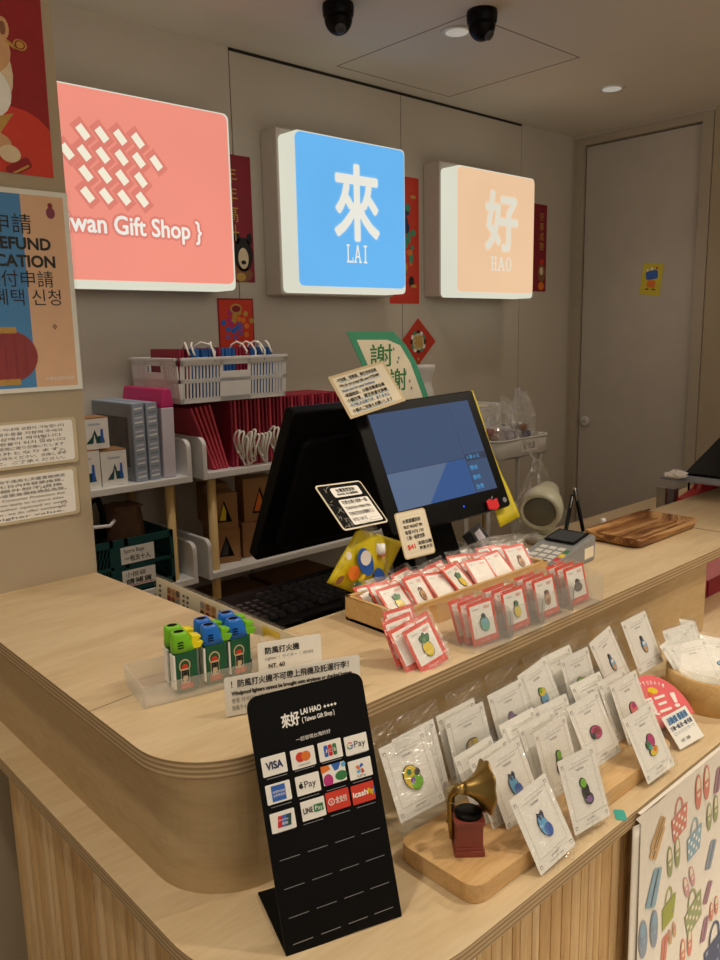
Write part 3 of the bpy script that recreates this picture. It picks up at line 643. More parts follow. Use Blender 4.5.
k.M = k.M @ Matrix.Translation((1.16, 2.45, .755))
k.grid(lambda a, c: (.085 * math.cos(a * 6.283) * (1 - .35 * c) * (1 + .08 * math.sin(a * 31 + c * 5)), .085 * math.sin(a * 6.283) * (1 - .35 * c) * (1 + .08 * math.cos(a * 23)), c * .25), 26, 5, mat('brown_wrap', '6b4f3c', .8, var=.2)); k.box(-.05, -.05, .245, .05, .05, .25, KRAFTD); k.build('wrap', t)
t = tag(MB().tube([(.96, 2.31, .985), (1.0, 2.305, .98), (1.05, 2.31, .975), (1.075, 2.33, .985)], .006, WHITE, 6).build('white_cable'), 'white cable end resting across the teal crate', 'cable')

# red gift bags in a row, with white rope handles
ZSH = 1.0955
def bag_mesh(m, mtop):
    k = MB(); k.prism([(-.0045, 0), (.0045, 0), (.0035, .23), (-.0035, .23)], 0, .20, m, 'y'); k.prism([(-.0036, .2285), (.0036, .2285), (.003, .2325), (-.003, .2325)], .001, .199, mtop, 'y'); return k
def rope_mesh(rs):
    k = MB(); dz = rs.uniform(-.014, .014); wv = rs.uniform(-.016, .016); hh = rs.uniform(.040, .062); pts = []
    for i in range(20):
        a = 2 * math.pi * i / 20; pts.append((.005 * math.cos(a * 2) + wv * .5 * (1 - math.cos(a)) + .003 * math.sin(a * 3 + dz * 90), -.022 - .016 * math.sin(a) - .010 * math.cos(a), .118 + dz - hh + hh * math.cos(a)))
    k.tube(pts, .0038, ROPE, 6, closed=True); return k
protoA = bag_mesh(BAGR, BAGD).build('bag_body'); protoB = bag_mesh(BAGD, BAGR).build('bag_body')
ropes = [rope_mesh(random.Random(i)).build('rope_handle') for i in range(9)]
meA, meB, meR = protoA.data, protoB.data, [r.data for r in ropes]
for o in [protoA, protoB] + ropes: bpy.data.objects.remove(o)
NB = 36
for i in range(NB):
    if i < 5: x, lean = 1.452 + i * .0135, -21 + i * 1.4
    else: x, lean = 1.532 + (i - 5) * .0166, 0
    lab = ('leaning red paper gift bag, %s from the left in the shelf row' if i < 5 else 'red paper gift bag with rope handle, %s from the left in the row') % ORD[i]
    if i < 5: x += (5 - i) * .001
    t = thing('gift_bag', pose(x, YS + .035, ZSH + (.0017 if i < 5 else 0), 0, 0, lean), lab, 'gift bag', 'red gift bags on the long shelf')
    o = bpy.data.objects.new('bag_body', meA if (i < 5 or i % 3 == 0) else meB); COL.objects.link(o); o.parent = t
    if i >= 5: o = bpy.data.objects.new('rope_handle', meR[(i * 4) % 9]); COL.objects.link(o); o.parent = t

# white basket with blue and red bags on top of the row
BX0, BX1, BY0, BY1, BZ = 1.318, 1.742, 2.300, 2.610, 1.333
t = thing('white_basket', ((BX0 + BX1) / 2, (BY0 + BY1) / 2, BZ), 'white slatted plastic basket sitting on the red gift bags', 'basket'); k = W2L(t)
bh = .148; fl = .012
def side(p0, p1, hole):
    d = Vector((p1[0] - p0[0], p1[1] - p0[1], 0)); L = d.length; M0 = k.M
    k.M = M0 @ Matrix.Translation((p0[0], p0[1], BZ)) @ Matrix.Rotation(math.atan2(d.y, d.x), 4, 'Z') @ Matrix.Rotation(R(4), 4, 'X')
    for za, zb in ((0, .016), (.066, .078), (bh - .026, bh)): k.box(0, 0, za, L, .004, zb, WHITE)
    k.box(0, -.006, bh - .008, L, .006, bh, WHITE)
    hw = .062 if hole else 0
    for xx in (0, L - .012): k.box(xx, 0, 0, xx + .012, .004, bh, WHITE)
    if hole:
        k.box(L / 2 - hw, 0, 0, L / 2 + hw, .004, .10, WHITE); k.box(L / 2 - hw, 0, .10, L / 2 - hw + .012, .004, bh, WHITE); k.box(L / 2 + hw - .012, 0, .10, L / 2 + hw, .004, bh, WHITE)
    n = int(L / .0125)
    for i in range(1, n):
        xx = L * i / n
        if abs(xx - L / 2) > hw: k.box(xx - .0028, 0, .01, xx + .0028, .004, bh - .02, WHITE)
    k.M = M0
side((BX0, BY0), (BX1, BY0), True); side((BX1, BY0), (BX1, BY1), True); side((BX1, BY1), (BX0, BY1), False); side((BX0, BY1), (BX0, BY0), True)
k.box(BX0, BY0, BZ, BX1, BY1, BZ + .005, WHITE); k.build('basket_body', t)
bmB = MB(); bmB.box(-.004, 0, 0, .004, .19, .168, BAGB); bmR = MB(); bmR.box(-.004, 0, 0, .004, .19, .170, BAGD)
ob, orr = bmB.build('bag_body', bevel=.001), bmR.build('bag_body', bevel=.001); mb_, mr_ = ob.data, orr.data
for o in (ob, orr): bpy.data.objects.remove(o)
rs = random.Random(11); n = 26
for i in range(n):
    x = BX0 + .026 + i * (BX1 - BX0 - .05) / (n - 1); blue = i not in (0, 1, 2, 10, 15, 16, 17, 18)
    t = thing('gift_bag', pose(x, BY0 + .03 + rs.uniform(0, .01), BZ + .0055, 0, 0, rs.uniform(-2, 2)), '%s paper gift bag in the white basket, %s from the left' % ('blue' if blue else 'dark red', ORD[i]), 'gift bag', 'gift bags in the white basket')
    o = bpy.data.objects.new('bag_body', mb_ if blue else mr_); COL.objects.link(o); o.parent = t
    if i in (2, 4, 5, 9, 14, 17, 19, 22, 24):
        k = MB(); s_ = rs.uniform(-1, 1); q = rs.uniform(.7, 1.2)
        k.tube([(0, .03, .160), (.004 * s_, .02, .180), (.015 * s_, .0, .190), (.03 * s_ * q, -.02, .182), (.035 * s_ * q, -.040, .158), (.03 * s_ * q, -.041, .125 if i % 2 else .15)], .0032, ROPE, 6); k.build('rope_handle', t)

# kraft boxes with triangular windows
def kraft_box(x0, x1, z0, z1, y, cont, lab, yaw=-14):
    w = x1 - x0; h = z1 - z0; t = thing('kraft_box', pose((x0 + x1) / 2, y, z0, yaw), lab, 'box', 'kraft boxes with triangular windows')
    k = MB(); k.box(-w / 2, 0, 0, w / 2, .09, h, KRAFT); k.build('carton', t, bevel=.0015)
    k = MB(Matrix.Translation((-w / 2, 0, 0))); k.flat([(w * .26, h * .20), (w * .78, h * .18), (w * .52, h * .80)], BLACKM, -.0005)
    if cont: k.flat([(w * .32, h * .24), (w * .56, h * .23), (w * .58, h * .50), (w * .50, h * .70)], cont, -.0008)
    k.build('window', t, recalc=False)
Z0 = .7455
kraft_box(1.452, 1.560, Z0, Z0 + .125, 2.372, DGREY, 'brown kraft box with a dark triangular window, lower left one')
kraft_box(1.585, 1.692, Z0, Z0 + .128, 2.372, YEL, 'brown kraft box with yellow in its window, lower row second')
kraft_box(1.722, 1.83, Z0, Z0 + .125, 2.372, ORANGE, 'brown kraft box in the lower row behind the black terminal')
kraft_box(1.452, 1.556, Z0 + .1265, Z0 + .255, 2.372, YEL, 'brown kraft box with yellow in its window, upper left one')
kraft_box(1.598, 1.720, Z0 + .129, Z0 + .29, 2.372, ORANGE, 'brown kraft box with orange in its window, upper row right')
kraft_box(1.500, 1.590, Z0 + .1255, Z0 + .27, 2.485, None, 'brown kraft box standing further back in the upper row')
for (x0, x1, lab) in ((1.45, 1.72, 'large brown carton on the bottom shelf below the kraft boxes'), (1.75, 2.05, 'large brown carton right of the other on the bottom shelf')):
    t = thing('carton', ((x0 + x1) / 2, 2.34, .3805), lab, 'box', 'large cartons on the bottom shelf'); k = W2L(t); k.box(x0, 2.34, .3805, x1, 2.6, .60, KRAFTD); k.build('carton_body', t, bevel=.003)
    k = W2L(t); k.box(x0 + .12, 2.3392, .3805, x0 + .16, 2.34, .6, KRAFT); k.build('tape', t)

# white bottle, cup on the shelf end
t = thing('white_bottle', (2.56, 2.38, ZSH), 'white plastic bottle showing above the screen edge', 'bottle'); k = MB(); k.lathe([(.040, 0), (.042, .01), (.042, .19), (.036, .21), (.032, .215), (.032, .25), (.044, .285), (.047, .30), (.046, .312), (0, .312)], WHITE, 24); k.build('bottle_body', t)
t = thing('cream_bin', (2.905, 2.40, ZSH), 'cream plastic bin at the right end of the long shelf', 'bin'); k = MB(); k.box(-.06, -.06, 0, .055, .12, .10, WHITE); k.build('bin_body', t, bevel=.008)
k = MB(); k.box(-.064, -.064, .10, .059, .124, .112, PAPER); k.build('lid', t, bevel=.004)

# white trolley with bagged goods
CX0, CX1, CY0, CY1, CZ = 2.582, 2.962, 2.00, 2.22, 1.020
t = thing('utility_trolley', ((CX0 + CX1) / 2, 2.12, 0), 'white metal trolley with round-cornered trays behind the card terminal', 'trolley')
for zz, nm in ((CZ, 'tray'), (.50, 'tray'), (.10, 'tray')):
    k = W2L(t); oo = rrect(CX0, CY0, CX1, CY1, .05, 6); ii = rrect(CX0 + .004, CY0 + .004, CX1 - .004, CY1 - .004, .047, 6); n = len(oo)
    k.prism(oo, zz, zz + .004, OFFW); vs = [(x, y, zz) for x, y in oo] + [(x, y, zz + .075) for x, y in oo] + [(x, y, zz + .075) for x, y in ii] + [(x, y, zz) for x, y in ii]
    k.add(vs, [(j * n + i, j * n + (i + 1) % n, (j + 1) * n + (i + 1) % n, (j + 1) * n + i) for j in range(3) for i in range(n)], OFFW, True)
    k.tube([(x, y, zz + .077) for x, y in oo], .005, OFFW, 6, closed=True); k.build(nm, t)
for xx, yy in ((CX0 + .01, CY0 + .05), (CX1 - .01, CY0 + .05), (CX0 + .01, CY1 - .05), (CX1 - .01, CY1 - .05)):
    k = W2L(t); k.tube([(xx, yy, .06), (xx, yy, CZ + .08)], .010, OFFW, 8); k.build('post', t)
    k = W2L(t); k.M = k.M @ Matrix.Translation((xx, yy, .03)) @ Matrix.Rotation(R(90), 4, 'Y'); k.lathe([(.03, -.01), (.03, .01), (0, .01)], DGREY, 14); k.build('caster', t)
k = W2L(t); k.M = k.M @ Matrix.Translation((2.74, CY0 - .001, CZ + .02)); k.box(0, -.001, 0, .12, 0, .05, CARD); k.textbox('紀念品', .02, .01, .10, .04, INK, -.0014); k.build('label', t, recalc=False)
def crumple(cx, cy, cz, rx, ry, rz, seed, m, nu=28, nv=14, top=1.0, jit=.07):
    """crinkled film: folded surface with small random creases, flat facets catch the light"""
    rs = random.Random(seed); ph = [rs.uniform(0, 6.28) for _ in range(8)]; J = {}
    def fn(a, c):
        th = a * 2 * math.pi; la = -math.pi / 2 + c * math.pi
        key = (round(a * nu) % nu, round(c * nv)); j = J.setdefault(key, (1 + rs.uniform(-jit, jit), rs.uniform(-jit, jit)))
        w = (1 + .16 * math.sin(3 * th + ph[0] + 2 * la) + .12 * math.sin(5 * th + ph[1] - 3 * la) + .10 * math.sin(9 * th + ph[2] + 5 * la)) * j[0]
        z = math.sin(la); cl_ = math.cos(la)
        if z > 0: z *= top * (1 + .22 * math.sin(2 * th + ph[4]) + .12 * math.sin(5 * th + ph[5])); cl_ = max(cl_, .45 * (1 - .3 * math.sin(3 * th + ph[6]))) if top > 1.2 and c < .97 else cl_
        return (cx + rx * w * cl_ * math.cos(th), cy + ry * w * cl_ * math.sin(th), cz + rz * (z * (1 + .1 * math.sin(4 * th + ph[3])) + j[1] * .6))
    k = MB(); k.grid(fn, nu, nv, m, False); return k
for i, (cx, cy, rx, rz, tp, lab) in enumerate(((2.655, 2.11, .058, .070, 1.5, 'clear bag of pinkish souvenirs at the left of the trolley tray'), (2.772, 2.115, .058, .075, 1.7, 'clear bag of souvenirs in the middle of the trolley tray'), (2.885, 2.11, .054, .072, 2.0, 'clear bag of souvenirs with a flared top at the right'))):
    t = thing('souvenir_bag', (cx, cy, CZ + .005), lab, 'plastic bag', 'clear souvenir bags on the trolley')
    k = crumple(0, 0, .088, rx, .065, rz - .004, i + 3, FILM, top=tp); k.build('film', t)
    for j in range(12):
        a = j * 2.4; k = MB(); mm = [MAROON, LILAC, BROWN, LILAC, NAVY, CARD, DGREY][(i + j) % 7]
        k.lathe([(.008, 0), (.020, .008), (.022, .018), (.016, .030), (0, .033)], mm, 10, (rx * .62 * math.cos(a), .032 * math.sin(a), .004 + .028 * (j % 4))); k.build('souvenir', t)
t = thing('hanging_clear_bag', (2.75, 1.925, .66), 'large clear plastic bag hanging from the trolley tray', 'plastic bag')
rj = random.Random(2); JJ = {}
def hang(a, c):
    j = JJ.setdefault((round(a * 34) % 34, round(c * 14)), (1 + rj.uniform(-.10, .10), rj.uniform(-.010, .010))); th = a * 6.283
    r_ = (.012 + .165 * min(1, c * 1.25) ** .8) * j[0] * (1 + .10 * math.sin(7 * th + 4 * c))
    return (r_ * math.cos(th) + .05 * c, .06 * (.25 + min(1, c * 1.5)) * math.sin(th) * j[0], .355 - .355 * c + j[1])
k = MB(); k.grid(hang, 34, 14, FILM, False); k.build('film', t)
k = MB(); k.tube([(.0, 0, .345), (-.010, .045, .400), (0, .070, .442), (.012, .078, .436), (.010, .045, .390), (.004, 0, .345)], .004, FILM, 6); k.build('loop', t)

# ================================================================== POINT OF SALE
t = thing('cash_drawer', (.965, 1.215, ZD), 'black cash drawer under the keyboard on the staff desk', 'cash drawer')
k = W2L(t); k.box(.757, 1.085, ZD + .0005, 1.172, 1.345, 1.018, BLACKM); k.build('drawer_body', t, bevel=.003)
k = W2L(t); k.box(.78, 1.3455, ZD + .008, 1.15, 1.349, 1.012, BLACK); k.build('drawer_front', t)
t = thing('keyboard', pose(.995, 1.215, 1.0185, 0), 'black computer keyboard behind the counter corner', 'keyboard')
k = MB(); k.prism([(-.098, 0), (.098, 0), (.098, .018), (.06, .022), (-.098, .013)], -.226, .176, BLACKM, 'x'); k.build('keyboard_base', t, bevel=.003)
k = MB()
def key(x, y, w=.0155, d=.0155): 
    z = .0165 + (y + .098) * .028
    vs = []
    for (ww, dd, zz) in ((w / 2, d / 2, z), (w / 2 - .002, d / 2 - .002, z + .0085)): vs += [(x - ww, y - dd, zz), (x + ww, y - dd, zz), (x + ww, y + dd, zz), (x - ww, y + dd, zz)]
    k.add(vs, [(4, 5, 6, 7)] + [(i, (i + 1) % 4, 4 + (i + 1) % 4, 4 + i) for i in range(4)], KEYM)
for j in range(6):
    y = .075 - (5 - j) * .0195 - (.010 if j < 5 else 0) + .006
    yy = .078 - j * .0195 if j == 0 else .070 - j * .0195
    for i in range(4):
        if j: key(-.213 + i * .019, yy - .04)
    for i in range(3):
        if j not in (3,): key(-.127 + i * .019, yy - .04)
    for i in range(11): key(-.060 + i * .0195 + (j % 3) * .003, yy - .04)
k.build('keys', t, recalc=False)
t = tag(MB().tube([(.86, 1.10, 1.025), (.85, 1.08, .99), (.90, 1.068, .985), (.97, 1.07, 1.03), (.955, 1.085, 1.075), (.93, 1.075, 1.06), (.94, 1.066, 1.0), (1.0, 1.068, .97), (1.06, 1.07, .958)], .0035, BLACK, 6).build('cable'), 'black cable looping beside the yellow pouch', 'cable')
t = tag(MB().tube([(.80, 1.09, 1.04), (.825, 1.074, 1.05), (.86, 1.072, 1.02), (.90, 1.072, .98), (.93, 1.09, .9535)], .003, BLACK, 6).build('cable'), 'thin black cable dropping from the keyboard edge', 'cable')

pos = thing('pos_terminal', (1.27, 1.22, ZD), 'black dual-screen cash register terminal with a blue customer screen', 'cash register')
def sub(parent, M):                                    # builder working in a tilted frame of a thing
    return MB(parent.matrix_world.inverted() @ M)
SC = pose(1.2590, 1.1033, 1.1955, -8.15, 24.6, -3.04)
k = sub(pos, SC); k.prism(rrect(-.172, -.046, .164, .232, .008), -.006, .026, BLACK, 'y'); cs = k.build('customer_screen', pos, bevel=.003)
k = sub(pos, SC); k.prism(rrect(-.15, -.03, .14, .20, .02), .026, .036, BLACKM, 'y'); k.build('screen_back', cs)
k = sub(pos, SC); k.M = k.M @ Matrix.Translation((0, -.0062, 0))
k.flat([(-.140, 0), (.140, 0), (.140, .210), (-.140, .210)], G_SCR, 0)
k.flat([(-.140, 0), (-.055, 0), (.024, .0795), (-.140, .0795)], G_SCRL, -.0002); k.flat([(-.055, 0), (.078, 0), (.078, .0795), (.024, .0795)], G_SCRB, -.0003)
for (x0, z0, x1, z1) in ((-.140, .0795, .078, .081), (.0765, 0, .078, .21), (.078, .0720, .140, .0735)): k.flat([(x0, z0), (x1, z0), (x1, z1), (x0, z1)], G_LINE, -.0005)
k.flat([(.078, .0735), (.14, .0735), (.14, .088), (.078, .088)], G_LINE, -.0005); k.textline('0 筆 0 元', .082, .077, .007, G_SCRT, -.0008)
for i, s_ in enumerate(('應收', '實收', '找零')): k.textline(s_, .082, .052 - i * .022, .008, G_SCRT, -.0008)
k.build('display', cs, recalc=False)
k = sub(pos, SC); k.M = k.M @ Matrix.Translation((.030, -.0065, -.022)); k.flat(circ(8, .002, .002), G_LED, 0); k.build('power_led', cs, recalc=False)
k = sub(pos, SC); k.M = k.M @ Matrix.Translation((.150, -.0065, -.030)); k.flat(circ(12, .006, .006), MGREY, 0); k.build('power_button', cs, recalc=False)
ST = pose(1.173, 1.420, 1.0564, 0, -24.8, 0)
k = sub(pos, ST); k.prism(rrect(-.198, 0, .19, .372, .008), 0, .03, BLACK, 'y'); ss = k.build('staff_screen', pos, bevel=.004)
k = sub(pos, ST); k.prism(rrect(-.16, .03, .15, .31, .02), -.018, 0, BLACKM, 'y'); k.build('rear_cover', ss, bevel=.006)
k = sub(pos, ST)
for i in range(12): k.box(-.13 + i * .012, -.0188, .24, -.124 + i * .012, -.0178, .29, BLACK)
k.build('vents', ss)
k = W2L(pos); k.prism([(1.18, ZD + .0005), (1.42, ZD + .0005), (1.42, ZD + .028), (1.18, ZD + .028)], 1.10, 1.34, BLACKM, 'y'); k.build('base', pos, bevel=.004)
k = W2L(pos); k.prism([(1.10, ZD + .025), (1.20, ZD + .025), (1.285, ZD + .36), (1.245, ZD + .36)], 1.20, 1.34, BLACKM, 'x'); k.build('neck', pos, bevel=.004)
# red tag on the bezel, notes, papers
t = thing('red_bow_tag', SC @ pose(.106, -.0085, -.034), 'small red bow-shaped tag clipped to the screen bezel', 'tag')
k = MB(); k.prism([(-.016, .010), (-.004, .014), (.004, .008), (.017, .012), (.016, -.008), (.006, -.014), (-.016, -.008)], -.006, 0, KRED, 'y'); k.build('tag_body', t, bevel=.0015)
k = MB(); k.tube([(-.004, -.004, .008), (0, -.010, .017), (.004, -.004, .010)], .0012, SILVER, 6); k.build('clip', t)
t = thing('taped_note', pose(1.108, 1.1563, 1.397, -16.9, 32.8, -14.1), 'handwritten cream note tilted on the upper left corner of the screen', 'note')
k = MB(); k.box(-.069, -.0008, 0, .069, 0, .099, BEIGE); k.flat([(-.063, .006), (.063, .006), (.063, .093), (-.063, .093)], PAPER, -.0012)
lines = ['•不找零、找零錢，請先告知店員', '•We do not accept bills over NT$1000', '  thank you for your kindness', '•高額紙鈔、小額消費請自備', '  小額找零、請至旁邊兌換機', '•千円札のお釣りが、ありません', '  小銭のご用意をお願いします']
for i, ln in enumerate(lines): k.textline(ln, -.056, .081 - i * .0118, .0062, INK if i % 3 < 2 else BLUEINK, -.0018, .03, 'L', .098 if i != 2 else .08)
for i in (0, 1, 4, 6): k.flat([(-.05, .0785 - i * .0118), (.045, .0785 - i * .0118), (.045, .0795 - i * .0118), (-.05, .0795 - i * .0118)], SKY, -.0015)
k.build('paper', t, recalc=False)
GY = 1.252; gs = GY / 1.30
t = thing('thank_you_sign', (1.21, GY, 1.55 - .16 * gs), 'green bordered cream sign with brushed thank-you characters above the screen', 'sign')
def G(x, z): return (x * gs, EYE + z * gs)
def gpoly(i):                                          # i = inset
    rc = [(1.295, .001), (1.335, -.03), (1.368, -.07), (1.401, -.135), (1.415, -.165)]
    return [G(1.153 + i * 1.6, .003 - i), ] + [G(x - i * 1.1, z - (i if q == 0 else 0)) for q, (x, z) in enumerate(rc)] + [G(1.252 + i * .8, -.165)]
k = W2L(t); k.prism(gpoly(0), GY - .0012, GY, TEALG, 'y'); gp = [(x, z) for x, z in gpoly(.018)]
k.add([(x, GY - .0016, z) for x, z in gp], [tuple(range(len(gp)))], PAPER)
for ch, u0, v0, u1, v1 in (('謝', 367, 366, 394, 345), ('謝', 386, 390, 408, 369)):
    a = PY(u0, v0, GY); c = PY(u1, v1, GY); zz = PY((u0 + u1) / 2, (v0 + v1) / 2, GY).z
    k.textbox(ch, a.x + .008, zz - .024, c.x - .008, zz + .024, GREEN, GY - .002, .010)
for i, (u, v) in enumerate(((393, 349), (398, 358), (397, 362), (405, 372), (409, 381), (411, 388), (385, 360))):
    c = PY(u, v, GY); k.add([(x, GY - .002, z) for x, z in circ(6, .003, .004, c.x, c.z)], [tuple(range(6))], MGREY)
k.build('paper', t, recalc=False)
# yellow curled sheet behind the right edge of the customer screen
t = thing('yellow_sheet', SC @ pose(.165, .030, -.05), 'yellow foil sheet curling out behind the right edge of the screen', 'sheet')
k = MB(); k.grid(lambda a, c: (-.03 + a * (.044 + .013 * max(0, .25 - c) * 4 * .9) + .002 * math.sin(c * 9), -.004 - .018 * a * a * (1 if c > .25 else 1 - (.25 - c)) - .02 * max(0, .3 - c), -.035 * max(0, 1 - c * 6) * (1 - .3 * a) + c * .285), 8, 24, YELF); k.build('foil', t, solid=.001, recalc=False)

# yellow snack pouch leaning behind the wooden box
YPY = 1.046
t = thing('yellow_pouch', (.965, YPY, 1.05), 'yellow foil snack pouch tilted on its corner behind the wooden box', 'snack pouch')
cs4 = [(.868, 1.115), (.945, 1.202), (1.062, 1.152), (.985, 1.0515)]
def pil(a, c, side):
    x = (cs4[0][0] * (1 - a) + cs4[1][0] * a) * (1 - c) + (cs4[3][0] * (1 - a) + cs4[2][0] * a) * c
    z = (cs4[0][1] * (1 - a) + cs4[1][1] * a) * (1 - c) + (cs4[3][1] * (1 - a) + cs4[2][1] * a) * c
    b_ = (min(a, 1 - a) * min(c, 1 - c) * 4) ** .5
    return (x, YPY + side * .016 * b_ * (1 + .1 * math.sin(a * 17 + c * 11)), z)
k = W2L(t); k.grid(lambda a, c: pil(a, c, -1), 14, 14, YELF); k.grid(lambda a, c: pil(a, c, 1), 14, 14, YELF); k.build('foil', t)
k = W2L(t); yy = YPY - .0175
for (u, v, ru, rz, mm, j) in ((366, 562, .017, .030, BLUE, 0), (380, 578, .013, .022, BLUE, 0), (366, 558, .013, .015, CARD, 1), (354, 573, .014, .014, ORANGE, 1), (349, 556, .006, .008, CARD, 1), (340, 580, .011, .006, BROWN, 1), (383, 553, .008, .008, RED, 1), (358, 585, .010, .008, GREEN, 0), (362, 578, .010, .005, YEL, 2)):
    c = PY(u, v, yy - .0012 * j); k.add([(x, yy - .0012 * j, z) for x, z in rot2(circ(14, ru, rz, c.x, c.z), 25, (c.x, c.z))], [tuple(range(14))], mm)
k.build('printed_patches', t, recalc=False)

# price leaflet in a clear frame along the inside edge of the counter
t = thing('leaflet_frame', (.745, 1.20, ZD), 'printed leaflet in a clear frame standing along the inner counter edge', 'leaflet')
LM = Matrix.Translation((.740, 1.445, ZD + .001)) @ Matrix.Rotation(R(-90), 4, 'Z') @ Matrix.Rotation(R(-4), 4, 'X')
k = sub(t, LM); k.box(0, -.001, 0, .49, 0, .116, PAPER)
for (x0, w_) in ((.045, .05), (.17, .055)):
    k.flat([(x0, .060), (x0 + w_, .060), (x0 + w_, .106), (x0, .106)], TAN, -.0014)
    for j in range(9): k.flat(circ(8, .008, .007, x0 + .008 + (j % 3) * (w_ - .016) / 2, .067 + (j // 3) * .016), [BROWN, MAROON, DGREY, KRAFT, BROWN, GREYBOX][(j * 5 + int(x0 * 100)) % 6], -.0018)
for x0 in (.012, .105, .120, .235, .25): 
    for j in range(5): k.flat([(x0, .058 + j * .010), (x0 + .008, .058 + j * .010), (x0 + .008, .0635 + j * .010), (x0, .0635 + j * .010)], DGREY, -.0014)
k.flat([(.375, .06), (.43, .06), (.42, .11), (.37, .11)], YEL, -.0014); k.textline('NT.60', .43, .068, .012, INK, -.0016, .03)
k.build('sheet', t, recalc=False)
k = sub(t, LM); k.box(-.006, -.004, -.0005, .496, -.0022, .121, ACRYL); k.box(-.006, .001, -.0005, .496, .003, .121, ACRYL); k.build('clear_frame', t)

# ================================================================== LIGHTERS AND NOTICES
ly = -12
FLp = PZ(144, 710, ZT)
TM = pose(FLp.x, FLp.y, ZT + .0008, ly)
t = thing('lighter_tray', TM, 'low clear plastic tray holding the six lighters', 'tray')
k = MB(); TWd, TD, TH = .215, .098, .030
k.box(0, 0, 0, TWd, TD, .002, TRAYP)
for (a_, b_, c_, d_) in ((0, 0, TWd, .002), (0, TD - .002, TWd, TD), (0, 0, .002, TD), (TWd - .002, 0, TWd, TD)): k.box(a_, b_, .002, c_, d_, TH, TRAYP)
k.build('tray_shell', t)
def lighter(M, cap, lever, lab):
    t = thing('lighter', M, lab, 'lighter', 'windproof lighters in the clear tray')
    k = MB(); k.prism(rrect(-.0165, -.009, .0165, .009, .004), 0, .060, DGREEN, 'z'); k.build('body', t)
    k = MB(); k.prism(rrect(-.0170, -.0094, .010, .0094, .004), .003, .058, DGREEN, 'z')
    k.M = Matrix.Translation((0, -.0096, 0)); k.flat(circ(20, .0085, .0098, -.004, .040), BEIGE, 0); k.flat(circ(20, .0068, .0078, -.004, .040), DGREEN, -.0002); k.flat(circ(12, .0045, .0045, -.004, .038), RED, -.0004)
    k.flat(rrect(-.0105, .013, .0025, .036, .003), BEIGE, -.0006); k.textbox('門', -.009, .017, .001, .033, INK, -.0009, .04); k.flat([(-.012, .006), (.006, .006), (.006, .014), (-.012, .014)], KRED, -.0008); k.textbox('防風', -.0085, .0075, .002, .0125, GOLD, -.0011)
    k.build('label', t, recalc=False)
    k = MB(); k.box(.0105, -.0095, .006, .0164, .0095, .022, TEALC); k.build('gas_window', t)
    k = MB(); k.box(-.0195, -.0075, .006, -.0165, .0075, .056, CARD); k.build('side_label', t, bevel=.0003)
    k = MB(); vs = []; prof = [(.060, .0175, .0098, 0), (.070, .0160, .0095, -.001), (.084, .0125, .0085, -.004), (.0885, .0105, .0075, -.0045)]; n = 16
    for z, rx, ry, dx in prof: vs += [(dx - .002 + rx * math.copysign(abs(math.cos(a)) ** .7, math.cos(a)), ry * math.copysign(abs(math.sin(a)) ** .7, math.sin(a)), z) for a in [2 * math.pi * i / n for i in range(n)]]
    k.add(vs, [(j * n + i, j * n + (i + 1) % n, (j + 1) * n + (i + 1) % n, (j + 1) * n + i) for j in range(3) for i in range(n)], cap, True); k.add(vs, [tuple(range(n - 1, -1, -1)), tuple(3 * n + i for i in range(n))], cap)
    k.M = Matrix.Translation((-.0065, 0, .0887)); k.lathe([(.0075, 0), (.0055, .0004), (0, .0004)], BLACKM, 14, sy=.75)
    k.M = Matrix.Identity(4)
    for j in range(3): k.box(-.012, -.0101, .066 + j * .004, -.004, -.0088, .0675 + j * .004, BLACKM)
    k.build('cap', t)
    k = MB(); k.prism([(.008, .0605), (.022, .0605), (.027, .068), (.024, .0705), (.017, .071), (.0235, .076), (.023, .079), (.010, .081)], -.0075, .0075, lever, 'y'); k.build('lever', t, bevel=.0012)
    return t
for i, (x, y, cap, lev, wd) in enumerate(((.5324, .9619, LIME, LEMON, 'green cap and yellow lever'), (.5775, .9560, BLUEP, LIME, 'blue cap'), (.6170, .9520, BLUEP, LIME, 'blue cap'))):
    nm = ('lighter with %s at the left of the front row' % wd, 'lighter with blue cap in the middle of the front row', 'lighter with blue cap at the right of the front row, beside the price card')[i]
    lighter(pose(x, y, ZT + .0031, ly + 3), cap, lev, nm)
    nm = ('lighter with green cap and yellow lever behind the left front one', 'lighter with blue cap behind the middle front one', 'lighter with blue cap behind the right front one')[i]
    lighter(pose(x + .006, y + .029, ZT + .0031, ly + 3), cap, lev, nm)
def notice(M, w, h, label, name='notice_card', foot=True, ring=True):
    t = thing(name, M, label, 'sign'); k = MB(); k.prism(rrect(-w / 2, 0, w / 2, h, .003), -.0008, 0, CARD, 'y'); return t, k
t, k = notice(pose(.6672, .892, ZT + .0145, -18.8, 7.3, 1), .098, .045, 'small laminated price card reading NT.60 behind the long notice')
k.textline('防風打火機', -.038, .028, .0075, INK, -.0014, .04); k.textline('Lighter  /  ライター  /  라이터', -.038, .0185, .0042, DGREY, -.0014); k.textline('NT. 60', -.034, .006, .0062, INK, -.0014, .04); k.build('card', t, recalc=False)
k = MB(); k.flat(rrect(-.051, -.003, .051, .048, .004), ACRYL, -.0022); k.build('lamination', t)
k = MB(); k.box(-.02, .002, -.0135, .02, .004, .03, ACRYL); k.box(-.02, .002, -.0135, .02, .034, -.0115, ACRYL); k.build('clear_foot', t)
t, k = notice(pose(.6183, .8189, ZT + .0012, -19.5, 5, .6), .194, .053, 'long laminated lighter notice with bold line, leaning at the counter edge')
k.textline('！防風打火機不可帶上飛機及託運行李！', -.088, .0385, .0078, INK, -.0014, .03, 'L', .168); k.textline('Windproof lighters cannot be brought onto airplanes or checked luggage', -.088, .0275, .0052, INK, -.0014, .06, 'L', .172)
